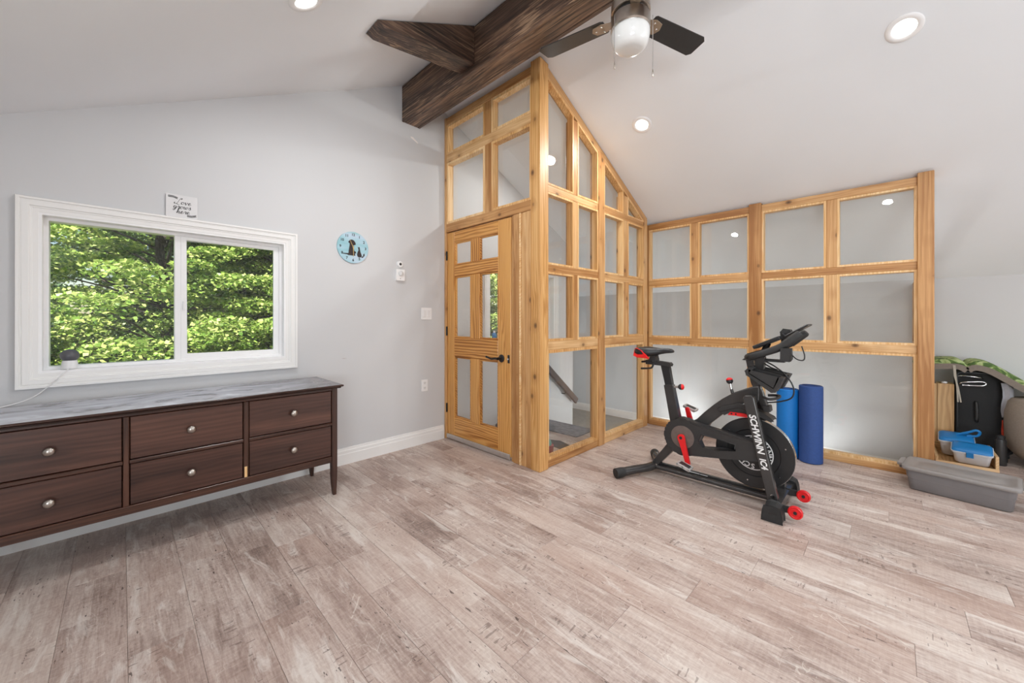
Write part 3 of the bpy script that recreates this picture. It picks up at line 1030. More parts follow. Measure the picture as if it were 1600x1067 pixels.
# ------------------------------------------------------------------ ridge beam with its brace
BY0, BY1, BZ = 1.820, 2.010, 3.030
bt = thing('ridge_beam', 'dark stained rustic timber beam along the ridge', 'beam', (.2, 1.915, BZ))
bx0, bx1 = XL + .001, XR - .001
def board_x(name, y0, y1, z0, z1, m=M_BEAM):
    return bar(name, (bx0, y0, z0), (bx1, y1, z1), m, bt, .004)
board_x('side_board', BY0, BY0 + .03, BZ, zl(BY0) - .004)
board_x('side_board', BY1 - .03, BY1, BZ, zr(BY1) - .004)
board_x('bottom_board', BY0 + .031, BY1 - .031, BZ + .001, BZ + .04)
br_x0, br_x1 = -2.345, -2.180
tri = [(1.068, zl(1.068) - .003), (BY0 - .001, zl(BY0) - .004), (BY0 - .001, BZ + .045), (1.12, zl(1.068) - .018)]
bc = (BY0 - .38, BZ + .2)
obj('brace', prism([(u - bc[0], v - bc[1]) for u, v in tri], (), br_x1 - br_x0, lambda u, v, q: (u, q - (br_x1 - br_x0) / 2, v), bevel=.004), M_BEAM, bt,
    Matrix.Translation(((br_x0 + br_x1) / 2, bc[0], bc[1])) @ Matrix(((0, -1, 0, 0), (1, 0, 0, 0), (0, 0, 1, 0), (0, 0, 0, 1))))

# ------------------------------------------------------------------ ceiling fan
FX, FY = -.997, 1.915
fan = thing('ceiling_fan', 'nickel ceiling fan with black blades and a white glass light, under the beam', 'ceiling fan', (FX, FY, 2.62))
I4 = Matrix.Identity(4)
obj('downrod', cyl((FX, FY, 2.90), (FX, FY, BZ + .0005), .018, n=16), M_NICKEL, fan, I4)
obj('canopy', lathe([(0, 3.0295), (.058, 3.0295), (.058, 3.005), (.03, 2.985), (.018, 2.982), (0, 2.982)], (FX, FY, 0)), M_NICKEL, fan, I4)
obj('motor_housing', lathe([(0, 2.915), (.050, 2.915), (.085, 2.905), (.100, 2.89), (.102, 2.838), (.094, 2.834), (0, 2.834)], (FX, FY, 0), 40), M_NICKEL, fan, I4)
obj('motor_gap', lathe([(0, 2.834), (.085, 2.834), (.085, 2.816), (0, 2.816)], (FX, FY, 0), 40), M_BLACK, fan, I4)
obj('switch_housing', lathe([(0, 2.816), (.099, 2.816), (.102, 2.812), (.102, 2.752), (.096, 2.746), (0, 2.746)], (FX, FY, 0), 40), M_NICKEL, fan, I4)
gp = [(0, 2.746), (.096, 2.746)] + [(.101 * math.cos(t) ** .5 if t < PI / 2 - .001 else 0, 2.735 - .096 * math.sin(t) ** .9) for t in [PI / 2 * k / 14 for k in range(15)]]
gl_ = obj('glass_shade', lathe(gp, (FX, FY, 0), 40, smooth=80), M_OPAL, fan, I4)
gl_['label'] = 'rounded white opal glass shade'
tilt = math.radians(-8)
for ang in (146, 27, 266.5):
    a = math.radians(ang)
    dx, dy = math.cos(a), math.sin(a)
    d = Vector((Rv[0] * dx + Fv[0] * dy, Rv[1] * dx + Fv[1] * dy, 0))
    Mb = frame_matrix(d, (0, 0, 1), (FX, FY, 2.825)) @ Matrix.Rotation(tilt, 4, 'X')
    out = [(.135, -.052), (.145, -.060), (.505, -.068), (.530, -.050), (.535, .045), (.515, .066), (.150, .058), (.135, .048)]
    bl = obj('blade', prism(out, (), .006, lambda u, v, q: (u, v, q)), M_BLACK, fan, Mb)
    arm = [(.080, -.020), (.115, -.030), (.150, -.045), (.200, -.036), (.216, 0), (.200, .036), (.150, .045), (.115, .030), (.080, .020)]
    ba = obj('blade_bracket', prism(arm, (), .004, lambda u, v, q: (u, v, q - .0045), bevel=.001), plain('bronze_bracket', rgb(150, 132, 112), .4, .35) if 'bronze_bracket' not in bpy.data.materials else bpy.data.materials['bronze_bracket'], fan, Mb)
    for u, v in ((.155, -.025), (.155, .025), (.192, 0)):
        obj('screw', sphere((u, v, -.005), .006, (1, 1, .6), 10, 6), M_CHROME, ba, Mb)
for s_, zb in ((-1, 2.545), (1, 2.505)):
    cxp = FX + Rv[0] * .100 * s_ - Fv[0] * .055; cyp = FY + Rv[1] * .100 * s_ - Fv[1] * .055
    pc = obj('pull_chain', cyl((cxp, cyp, zb), (cxp, cyp, 2.790), .0016, n=6), M_CHROME, fan, I4)
    obj('chain_pull', lathe([(0, zb), (.0022, zb), (.004, zb - .012), (.0042, zb - .034), (.003, zb - .038), (0, zb - .038)], (cxp, cyp, 0), 12), M_NICKEL, pc, I4)

# ------------------------------------------------------------------ recessed lights
def pot(x, y, label, power=14):
    right = y > RIDGE_Y
    z = zr(y) if right else zl(y)
    s = SR if right else -SL
    nrm = Vector((0, -s, -1)).normalized()
    M = frame_matrix((1, 0, 0), nrm, (x, y, z))
    t = thing('recessed_light', label, 'ceiling light', (x, y, z), 0, 'recessed ceiling lights')
    obj('trim_ring', lathe([(.052, .002), (.056, .007), (.078, .008), (.083, .0005), (.052, .0005)], smooth=60), M_VINYL, t, M)
    obj('lens', lathe([(0, .0035), (.053, .003), (.053, .0005), (0, .0005)]), M_LENS, t, M)
    l = bpy.data.lights.new('lamp', 'AREA')
    l.shape = 'DISK'; l.size = .10; l.energy = power; l.color = (.985, .99, 1.0)
    o = bpy.data.objects.new('lamp', l)
    COL.objects.link(o)
    o.parent = t
    o.matrix_basis = WM[t.name].inverted() @ (Matrix.Translation(Vector((x, y, z)) + nrm * .012) @ nrm.to_track_quat('-Z', 'Y').to_matrix().to_4x4())


pot(-1.529, 3.142, 'round recessed light in the sloped ceiling above the glazed partition')
pot(0.052, 3.150, 'round recessed light at upper right of the sloped ceiling')
pot(-2.070, 0.640, 'recessed light in the left ceiling slope near the brace of the beam')
pot(-0.040, 0.880, 'recessed light in the left ceiling slope over the camera')
pot(-2.560, 3.160, 'recessed light over the stair landing, seen through the glazed partition', 8)  # extra lamp, added to brighten the space behind the glass
pot(2.050, 0.640, 'recessed light in the left ceiling slope towards the far gable')
pot(1.640, 3.150, 'recessed light in the right ceiling slope towards the far gable')

# ------------------------------------------------------------------ dresser
DXF, DXB, DY0, DY1 = -2.700, -3.190, -.500, 1.036
dt = thing('dresser', 'long low dark walnut six-drawer dresser under the window', 'dresser', (-2.95, .27, 0))
def dbox(name, lo, hi, mat=M_WALNUT_F, par=dt, bev=.003):
    return bar(name, lo, hi, mat, par, bev)
# top with an undercut moulded edge
top = [(DXB, DY0 - .03), (DXF + .035, DY0 - .03), (DXF + .035, DY1 + .03), (DXB, DY1 + .03)]
dc = ((DXB + DXF) / 2, (DY0 + DY1) / 2)
bm = bmesh.new()
add_prism(bm, [(u - dc[0], v - dc[1]) for u, v in top], (), .013, lambda u, v, q: (u, v, .742 + q))
add_prism(bm, [(u - dc[0], v - dc[1]) for u, v in inset(top, .012)], (), .010, lambda u, v, q: (u, v, .732 + q))
tp = obj('top', finish(bm, bevel=.004), M_DUSTY, dt, Matrix.Translation((dc[0], dc[1], 0)))
tp['label'] = 'dusty top with pale wiped streaks'
# carcass: back, ends, floor, inner dividers; open behind the drawers
dbox('back_panel', (DXB, DY0 + .03, .24), (DXB + .012, DY1 - .03, .730))
for yy in (DY0 + .012, DY1 - .024):
    dbox('end_panel', (DXB + .04, yy, .240), (DXF - .045, yy + .012, .730))
dbox('bottom_panel', (DXB + .013, DY0 + .026, .250), (DXF - .03, DY1 - .026, .264))
# front frame
ys = [DY0, DY0 + .036, .002, .025, .500, .526, 1.000, DY1]
dbox('top_rail', (DXF - .022, ys[1], .716), (DXF - .002, ys[6], .7315))
dbox('bottom_rail', (DXF - .022, ys[1], .228), (DXF - .002, ys[6], .270))
for a, b in ((ys[1], ys[2]), (ys[3], ys[4]), (ys[5], ys[6])):
    dbox('drawer_divider', (DXF - .022, a, .480), (DXF + .001, b, .498))
for a, b in ((ys[2], ys[3]), (ys[4], ys[5])):
    dbox('stile', (DXF - .022, a, .270), (DXF - .003, b, .716))
# legs: square above, sabre taper below
for lx, ly, sx, sy in ((DXF - .022, DY0 + .018, 1, -1), (DXF - .022, DY1 - .018, 1, 1), (DXB + .022, DY0 + .018, -1, -1), (DXB + .022, DY1 - .018, -1, 1)):
    bm = bmesh.new()
    zs = [(.7315, .022, 0), (.22, .022, 0), (.14, .0215, .000), (.08, .019, .002), (.03, .015, .005), (0, .0125, .009)]
    rings = []
    for z, r, o_ in zs:
        ox, oy = 0, -o_ * -sy * .4
        rings.append([bm.verts.new((lx + ox + a * r * .95, ly + sy * o_ * .5 + b * r * .8, z)) for a, b in ((-1, -1), (1, -1), (1, 1), (-1, 1))])
    for A, B in zip(rings, rings[1:]):
        for k in range(4):
            bm.faces.new((A[k], A[(k + 1) % 4], B[(k + 1) % 4], B[k]))
    bm.faces.new(rings[0]); bm.faces.new(rings[-1])
    obj('leg', finish(bm, bevel=.002), wood('walnut_leg', rgb(40, 25, 20), rgb(64, 40, 31), rgb(88, 58, 45), knots=False, axis=2, bmp=.02) if 'walnut_leg' not in bpy.data.materials else bpy.data.materials['walnut_leg'], dt, I4)
for (a, b) in ((ys[1], ys[2]), (ys[3], ys[4]), (ys[5], ys[6])):
    for z0, z1 in ((.498, .716), (.270, .480)):
        g = .0035
        dw = dbox('drawer', (DXF - .032, a + g, z0 + g), (DXF - .008, b - g, z1 - g), M_WALNUT, dt, .002)
        ym_, zm_ = (a + b) / 2, (z0 + z1) / 2
        Mk = Matrix.Translation((DXF - .008, ym_, zm_)) @ Matrix.Rotation(PI / 2, 4, 'Y')
        obj('knob', lathe([(0, 0), (.009, 0), (.0075, .010), (.012, .015), (.018, .019), (.0200, .025), (.016, .031), (.007, .035), (0, .0355)], n=24, smooth=60), M_NICKEL, dw, Mk)
chip = box((DXF - .0035, ys[4] + .004, .272), (DXF - .0015, ys[5] - .008, .335), .001)
o = obj('chip', chip, M_CEDAR_L, dt, I4)
o['label'] = 'bare wood chip on the stile between the drawers'

# ------------------------------------------------------------------ things on the left wall
def wallM(y, z, d=0.0):
    """local x -> along the wall to the right in view (+Y), local y -> up, local z -> out of the wall"""
    return Matrix(((0, 0, 1, XL + d), (1, 0, 0, y), (0, 1, 0, z), (0, 0, 0, 1)))


sg = thing('wall_sign', 'small square white sign with black script standing on the window casing', 'sign', (XL + .012, .268, 1.846))
Ms = wallM(.268, 1.918, .002)
obj('board', prism(rrect(-.077, -.0715, .077, .0715, .006), (), .014, bevel=.001), plain('sign_white', (.72, .715, .72, 1), .5, var=.02), sg, Ms)
M_INK = plain('black_ink', (.02, .02, .02, 1), .6, var=.05)
MsF = Ms @ Matrix.Translation((0, 0, .0145))
# brush-script letters as strokes: each letter is a list of pen paths in a unit box
SCRIPT = {
    'L': (.95, [[(.10, .30), (.02, .12), (.16, .02), (.36, .10), (.52, .40), (.66, .85), (.80, 1.12), (.98, 1.14), (.96, .98), (.80, .92)], [(.16, .02), (.34, .06), (.60, -.06), (.80, -.02)]]),
    'o': (.52, [[(.34, .46), (.14, .40), (.06, .18), (.18, .02), (.36, .10), (.42, .32), (.32, .46), (.36, .38), (.54, .40)]]),
    'v': (.50, [[(.00, .38), (.10, .46), (.14, .20), (.20, .02), (.34, .22), (.42, .46), (.38, .38), (.52, .40)]]),
    'e': (.48, [[(.02, .20), (.26, .26), (.36, .40), (.24, .48), (.10, .30), (.12, .06), (.28, .02), (.48, .18)]]),
    'g': (.54, [[(.40, .42), (.20, .46), (.08, .26), (.18, .06), (.36, .18), (.42, .44), (.34, -.10), (.18, -.38), (.02, -.30), (.12, -.12), (.36, .00), (.54, .16)]]),
    'r': (.44, [[(.00, .16), (.12, .40), (.18, .52), (.26, .42), (.38, .44), (.30, .20), (.34, .04), (.46, .16)]]),
    'w': (.70, [[(.00, .40), (.08, .46), (.10, .12), (.20, .02), (.32, .20), (.36, .44), (.34, .12), (.44, .02), (.58, .22), (.62, .46), (.58, .38), (.72, .40)]]),
    's': (.46, [[(.00, .10), (.16, .36), (.24, .52), (.28, .34), (.34, .14), (.22, .00), (.06, .06)]]),
    'h': (.58, [[(.00, .12), (.18, .50), (.32, .92), (.24, 1.02), (.16, .70), (.12, .02), (.18, .26), (.32, .44), (.40, .30), (.38, .06), (.48, .02), (.60, .16)]]),
}
def script(word, x, y, h, slant=.28):
    bm_ = bmesh.new()
    W_ = sum(SCRIPT[c][0] for c in word)
    u = -W_ / 2
    for c in word:
        for path in SCRIPT[c][1]:
            P = [Vector((x + (u + a + b_ * slant * .6) * h, y + b_ * h, 0)) for a, b_ in path]
            P = smooth_path(P, 4)
            rr = []
            for i_, q in enumerate(P):
                t_ = P[min(i_ + 1, len(P) - 1)] - P[max(i_ - 1, 0)]
                rr.append(.0009 + .0012 * max(0, -t_.y) / (t_.length + 1e-9))     # thicker on the down strokes
            add_tube(bm_, P, rr, sect=[(-.3, -1), (.3, -1), (.3, 1), (-.3, 1)])
        u += SCRIPT[c][0]
    return finish(bm_)
for s_, x_, y_, z_ in (('Love', .002, .012, .034), ('grows', .000, -.016, .033), ('here', .004, -.046, .033)):
    obj('lettering', script(s_, x_, y_, z_), M_INK, sg, MsF)
for cx_, cy_, fl in ((-.044, .052, 1), (.047, -.053, -1)):
    bm = bmesh.new()
    for k in range(-3, 4):
        for sd in (-1, 1):
            px = cx_ + k * .0065; py = cy_ + fl * (.0012 * (3 - abs(k)) - .001 * k) + sd * .0035
            add_prism(bm, [(px + .0036 * math.cos(t) * 1.0 - .0012 * math.sin(t) * sd, py + .0018 * math.sin(t) + .0025 * math.cos(t) * sd) for t in [2 * PI * q / 8 for q in range(8)]], (), .0004)
    add_prism(bm, [(cx_ - .024, cy_ - .0005), (cx_ + .024, cy_ - .0005), (cx_ + .024, cy_ + .0005), (cx_ - .024, cy_ + .0005)], (), .0004)
    obj('leaf_sprig', finish(bm), M_INK, sg, MsF)

ck = thing('wall_clock', 'round teal wall clock with dog and cat silhouettes', 'clock', (XL, 1.363, 1.804))
Mc = wallM(1.363, 1.804, .001)
obj('face', prism(circle(0, 0, .131, 56), (), .010, bevel=.002, smooth=30), M_CLOCK, ck, Mc)
McF = Mc @ Matrix.Translation((0, 0, .0105))
for k in range(1, 13):
    a = PI / 2 - k * PI / 6
    obj('numeral', text_mesh(str(k), .030, .0003, 0, .0007), M_INK, ck, McF @ Matrix.Translation((.106 * math.cos(a), .106 * math.sin(a), 0)))
dog = [(-.052, -.074), (-.040, -.080), (.012, -.080), (.020, -.074), (.012, -.062), (.024, -.056), (.022, -.040), (.010, -.036), (.004, -.010), (.008, .004), (.000, .016), (.016, .020), (.022, .028), (.018, .044), (.006, .062), (-.010, .068), (-.026, .064), (-.040, .046), (-.040, .038), (-.030, .030), (-.030, .012), (-.034, -.010), (-.038, -.040), (-.040, -.062), (-.088, -.066), (-.090, -.072)]
cat = [(.036, -.078), (.076, -.084), (.086, -.074), (.092, -.050), (.098, -.048), (.098, -.066), (.088, -.084), (.070, -.090), (.046, -.088), (.034, -.078)]
catb = [(.036, -.078), (.032, -.060), (.038, -.036), (.046, -.018), (.042, -.008), (.042, .004), (.034, .012), (.046, .008), (.054, .012), (.056, -.002), (.058, -.016), (.062, -.036), (.070, -.056), (.074, -.072), (.066, -.084), (.046, -.086)]
M_BROWN = plain('dark_brown_print', rgb(44, 32, 32), .6, var=.1)
obj('dog_silhouette', prism([(u, v * .9 + .004) for u, v in dog], (), .0004), M_BROWN, ck, McF)
obj('cat_silhouette', prism([(u, v * .9) for u, v in catb], (), .0004), M_BROWN, ck, McF)
obj('cat_tail', prism([(.072, -.070), (.084, -.064), (.090, -.042), (.095, -.042), (.094, -.062), (.084, -.076), (.070, -.080)], (), .0004), M_BROWN, ck, McF)
M_GOLD = plain('gold_hand', rgb(190, 164, 112), .35, .7)
for ang, L, nm in ((114, .070, 'hour_hand'), (-89, .080, 'minute_hand')):
    a = math.radians(ang)
    p = [(-.012, -.0026), (L, -.0014), (L, .0014), (-.012, .0026)]
    obj(nm, prism([(u * math.cos(a) - v * math.sin(a), u * math.sin(a) + v * math.cos(a)) for u, v in p], (), .001), M_GOLD, ck, McF @ Matrix.Translation((0, 0, .002)))
obj('hub', cyl((0, 0, 0), (0, 0, .005), .0055, n=16), M_GOLD, ck, McF)

th = thing('thermostat', 'small white thermostat with a round dial on the left wall', 'thermostat', (XL, 1.795, 1.607))
Mt = wallM(1.795, 1.607, .0005)
obj('housing', prism(rrect(-.042, -.052, .042, .052, .006), (), .024, bevel=.002), M_VINYL, th, Mt)
obj('dial', lathe([(0, .024), (.023, .024), (.023, .036), (.019, .039), (0, .039)], (0, .014, 0), 28), plain('dial_white', (.70, .70, .70, 1), .4), th, Mt)
obj('dial_grip', box((-.003, .000, .039), (.003, .028, .044), .001), M_VINYL, th, Mt)
obj('indicator', box((-.006, -.036, .024), (.000, -.030, .0255)), M_PLAST, th, Mt)
sn = thing('wall_sensor', 'tiny round white sensor with a dark centre above the thermostat', 'sensor', (XL, 1.797, 1.707))
Mt = wallM(1.797, 1.708, .0005)
obj('body', lathe([(0, 0), (.030, 0), (.030, .010), (.025, .016), (.014, .018), (0, .018)], n=28), M_VINYL, sn, Mt)
obj('lens', lathe([(0, .018), (.012, .018), (.008, .023), (0, .024)], n=20), M_PLAST, sn, Mt)

sw = thing('light_switch', 'white double light switch plate beside the panelled door', 'light switch', (XL, 2.083, 1.256))
Mt = wallM(2.083, 1.256, .0005)
obj('plate', prism(rrect(-.058, -.058, .058, .058, .006), (), .006, bevel=.002), M_VINYL, sw, Mt)
for u in (-.024, .024):
    obj('rocker', box((u - .017, -.034, .006), (u + .017, .034, .010), .002), M_WHITE, sw, Mt)
ol = thing('wall_outlet', 'white electrical outlet low on the left wall', 'outlet', (XL, 2.061, .560))
Mt = wallM(2.061, .560, .0005)
obj('plate', prism(rrect(-.035, -.056, .035, .056, .006), (), .006, bevel=.002), M_VINYL, ol, Mt)
for v in (-.024, .024):
    so = obj('socket', prism(rrect(-.017, v - .015, .017, v + .015, .008), (), .0025, lambda a, b_, q: (a, b_, .006 + q)), M_WHITE, ol, Mt)
    bm = bmesh.new()
    add_box(bm, (-.006, v + .003, .0088), (.002, .008, .001)); add_box(bm, (.006, v + .003, .0088), (.002, .008, .001)); add_box(bm, (0, v - .007, .0088), (.004, .004, .001))
    obj('slot', finish(bm), M_PLAST, so, Mt)
for nm, yy, zz, pts in (('wall_scuff', 1.289, .877, [(-.02, 0), (0, .003), (.03, -.002), (.0, -.003)]), ('wall_patch', 1.955, 2.905, [(-.045, .02), (-.02, .024), (.012, .004), (.04, -.016), (.03, -.024), (-.01, -.004), (-.04, .010)])):
    o = obj(nm, prism(pts, (), .0008), plain(nm + '_paint', (.5, .46, .44, 1) if 'scuff' in nm else (.82, .77, .74, 1), .7), None, wallM(yy, zz, .0003))
    tag(o, 'thin dark scuff on the left wall right of the dresser' if 'scuff' in nm else 'rough pale patch on the wall under the end of the beam', 'scuff' if 'scuff' in nm else 'patch')

# camera on the window sill with its cable
dv = thing('security_camera', 'small white stand with a dark ball on the window sill', 'camera', (XL + .002, -.204, .926))
bx, by, bz = XL - .015, -.204, .9261
obj('stand', lathe([(0, 0), (.030, 0), (.033, .003), (.031, .030), (.028, .047), (.0, .047)], (bx, by, bz), 28), M_WHITE, dv, I4)
obj('ball', sphere((bx, by, bz + .074), .038, (1, 1, .92)), plain('grey_ball', (.10, .10, .11, 1), .35), dv, I4)
obj('foot', lathe([(0, 0.0), (.026, 0.0), (.026, .002), (0, .002)], (bx, by, bz - .0008), 24), M_RUBBER, dv, I4)
cb = obj('power_cable', tube([(bx + .03, by + .003, bz + .004), (bx + .055, by - .01, bz - .004), (XL + .035, by - .075, .84), (XL + .045, by - .13, .79), (XL + .06, by - .21, .7635), (XL + .10, by - .29, .7605), (XL + .12, by - .34, .7605)], .0022, 8, sm=6), M_WHITE, None, I4)
tag(cb, 'thin white cable hanging from the sill camera to the dresser', 'cable')
bt2 = thing('bottle', 'small blue bottle on the sill behind the glazed partition', 'bottle', (XL - .01, 2.992, W2[2] + .088))
bo = (XL - .01, 2.992, W2[2] + .0882)
obj('body', lathe([(0, 0), (.026, 0), (.028, .006), (.028, .10), (.018, .118), (.012, .122), (0, .122)], bo, 24), M_BLUELID, bt2, I4)
obj('cap', lathe([(0, .122), (.013, .122), (.013, .145), (0, .145)], bo, 20), M_WHITE, bt2, I4)
# ------------------------------------------------------------------ exercise bike (local x = towards its front, y = away from camera)
bk = thing('exercise_bike', 'black indoor cycling bike with red cranks and red transport wheels', 'exercise bike', (-1.0, 2.97, 0))
XZ = lambda y0: (lambda u, v, q: (u, y0 + q, v))


def slab(name, poly, y0, y1, mat, par=bk, holes=(), bevel=.003, smooth=None, seg=1):
    return obj(name, prism(poly, holes, y1 - y0, XZ(y0), bevel=bevel, smooth=smooth, seg=seg), mat, par)


SQ = [(-1, -.6), (-.8, -.8), (.8, -.8), (1, -.6), (1, .6), (.8, .8), (-.8, .8), (-1, .6)]
# rear stabiliser: swept-back tube with rubber ends
obj('rear_stabilizer', tube([(-.470, -.325, .038), (-.415, -.22, .046), (-.350, -.10, .050), (-.335, 0, .050), (-.350, .10, .050), (-.415, .20, .046), (-.455, .265, .038)], .031, 14, sm=5), M_CHAR, bk)
for y_, s_ in ((-.325, -1), (.265, 1)):
    d = Vector((-.055, s_ * .105, -.008)).normalized()
    a = Vector((-.470 if s_ < 0 else -.455, y_, .038))
    obj('end_cap', tube([a - d * .045, a - d * .02, a + d * .03], [.033, .037, .037], 16), M_RUBBER, bk)
# floor rails between the stabilisers
obj('base_rail', tube([(-.34, -.030, .048), (.45, -.030, .046)], .017, 12), M_CHAR, bk)
obj('base_rail', tube([(-.34, .022, .052), (.45, .022, .050)], .020, 4, [(-.9, -.6), (.9, -.6), (.9, .6), (-.9, .6)]), M_CHAR, bk)
for a, b in ((-.075, -.005), (.000, .052)):
    obj('sticker', box((a, .0045, .0630), (b, .0395, .0655)), M_WHITE, bk)
for x_ in (-.312, .436):
    obj('bolt', lathe([(0, 0), (.010, 0), (.010, .006), (.006, .010), (0, .010)], (x_, -.03, .062), 12), M_CHROME, bk)
# rear leg up to the crank case
slab('rear_leg', [(-.372, .040), (-.320, .040), (-.130, .262), (-.175, .320)], -.034, .034, M_CHAR)
# seat tube, post, slider, clamp
slab('seat_tube', [(-.205, .400), (-.128, .400), (-.190, .700), (-.258, .692)], -.022, .030, M_CHAR)
slab('seat_post', [(-.238, .640), (-.184, .640), (-.221, .852), (-.286, .846)], -.016, .024, M_BLACK)
slab('seat_slider', [(-.400, .846), (-.212, .838), (-.205, .852), (-.215, .866), (-.330, .872), (-.400, .874)], -.024, .028, M_PLAST)
slab('saddle_clamp', [(-.370, .852), (-.318, .852), (-.318, .885), (-.326, .912), (-.362, .912), (-.370, .885)], -.028, .032, M_PLAST)
obj('adjust_lever', tube([(-.335, -.030, .852), (-.345, -.035, .822), (-.375, -.036, .812), (-.435, -.036, .806)], [.008, .008, .007, .008], 8, sm=3), M_BLACK, bk)
obj('adjust_lever', tube([(-.340, -.030, .868), (-.380, -.036, .868), (-.430, -.036, .860)], [.010, .009, .008], 8), M_BLACK, bk)
# saddle: rings from tail to nose
def saddle_ring(x, w, zt, zb, dip):
    pts = []
    for k in range(20):
        a = 2 * PI * k / 20
        c_, s_ = math.cos(a), math.sin(a)
        yy = w * (abs(c_) ** .8) * (1 if c_ > 0 else -1)
        zz = (zt - dip * math.exp(-(yy / .02) ** 2)) if s_ > 0 else zb
        zm = (zt + zb) / 2
        zz = zm + (zz - zm) * abs(s_) ** .7
        pts.append((x, yy, zz))
    return pts
SD = [(-.478, .045, .960, .938, .0), (-.470, .078, .972, .916, .004), (-.440, .093, .981, .904, .006), (-.400, .094, .983, .902, .008), (-.360, .080, .980, .906, .008),
      (-.320, .055, .977, .915, .006), (-.280, .034, .976, .928, .004), (-.240, .025, .976, .937, .002), (-.205, .022, .972, .941, 0), (-.188, .012, .962, .946, 0)]
def loft(rings):
    bm = bmesh.new()
    R = [[bm.verts.new(p) for p in r] for r in rings]
    for A, B in zip(R, R[1:]):
        n = len(A)
        for k in range(n):
            bm.faces.new((A[k], A[(k + 1) % n], B[(k + 1) % n], B[k]))
    bm.faces.new(R[0]); bm.faces.new(R[-1])
    return finish(bm, smooth=60)
sdl = obj('saddle', loft([saddle_ring(*r) for r in SD]), M_BLACK, bk)
# red tail shell hugging the lower rear sides
bm = bmesh.new()
for s_ in (-1, 1):
    P_ = [(-.482, .048 * s_, .968), (-.478, .086 * s_, .910), (-.440, .0995 * s_, .898), (-.350, .0930 * s_, .894), (-.372, .0990 * s_, .918), (-.405, .1010 * s_, .956), (-.455, .092 * s_, .972)]
    vs = [bm.verts.new(p) for p in P_]
    vi = [bm.verts.new((p[0] + .004, p[1] * .82, p[2])) for p in P_]
    bm.faces.new(vs); bm.faces.new(vi[::-1])
    for k in range(len(vs)):
        bm.faces.new((vs[k], vs[(k + 1) % len(vs)], vi[(k + 1) % len(vs)], vi[k]))
tl = [bm.verts.new(p) for p in ((-.4825, -.048, .968), (-.4825, .048, .968), (-.478, .086, .910), (-.478, -.086, .910))]
bm.faces.new(tl)
bmesh.ops.triangulate(bm, faces=[f for f in bm.faces if len(f.verts) > 4])
o = obj('tail_shell', finish(bm), M_RED, sdl); o['label'] = 'red tail of the saddle'
# adjuster knobs
def ball_knob(name, c, stem0, r=.022):
    k = obj(name, sphere(c, r, u=20, v=14), M_BLACK, bk)
    obj('stem', cyl(stem0, c, .0085, n=12), M_CHROME, k)
    d = (Vector(c) - Vector(stem0)).normalized()
    q = d.to_track_quat('Z', 'Y').to_matrix().to_4x4(); q.translation = Vector(c)
    obj('red_band', lathe([(r * .80, .010), (r * 1.02, .009), (r * .93, .014), (r * .55, .021), (.004, .0235)], n=20, M=q, smooth=60), M_RED, k)
ball_knob('adjust_knob', (-.132, -.005, .690), (-.190, -.005, .683))
obj('tension_post', tube([(.222, -.0, .660), (.209, -.0, .718)], .010, 12), M_CHAR, bk)
ball_knob('tension_knob', (.198, -.0, .772), (.209, -.0, .716))
# main frame tube, curved
slab('main_tube', [(-.080, .380), (.040, .380), (.075, .452), (.147, .525), (.225, .590), (.300, .640), (.380, .665), (.380, .762), (.345, .752), (.298, .732), (.225, .695), (.160, .648), (.100, .594), (.045, .538), (-.010, .476), (-.060, .440)], -.026, .034, M_CHAR, bevel=.006, seg=2)
# drive cover on the near side: crank disc and two arms
gy0, gy1 = -.106, -.045
outl = circle(-.083, .345, .131, 40, math.radians(62), math.radians(298)) + [(.060, .236), (.200, .262), (.391, .288), (.418, .300), (.425, .350), (.418, .402), (.391, .410), (.250, .424), (.054, .450)]
holes_ = [[(.049, .388), (.030, .335), (.049, .292), (.150, .304), (.268, .316), (.268, .369), (.150, .380)][::-1]]
gd = slab('drive_cover', outl, gy0, gy1, M_PLAST, bk, holes_, bevel=.006, seg=2)
gd['label'] = 'black drive cover with an open wedge'
rim = outl
slab('cover_ridge', [(-.03, .462), (.054, .441), (.250, .416), (.405, .403), (.405, .398), (.250, .410), (.054, .434), (-.03, .454)], gy0 - .003, gy0 + .001, M_CHAR, gd, bevel=0)
MC = Matrix.Translation((-.083, gy0, .345)) @ Matrix.Rotation(PI / 2, 4, 'X')
obj('crank_disc', lathe([(0, -.001), (.080, -.001), (.082, .003), (.074, .005), (0, .006)], n=40, M=MC, smooth=30), plain('disc_grey', rgb(104, 92, 86), .5, var=.15), gd)
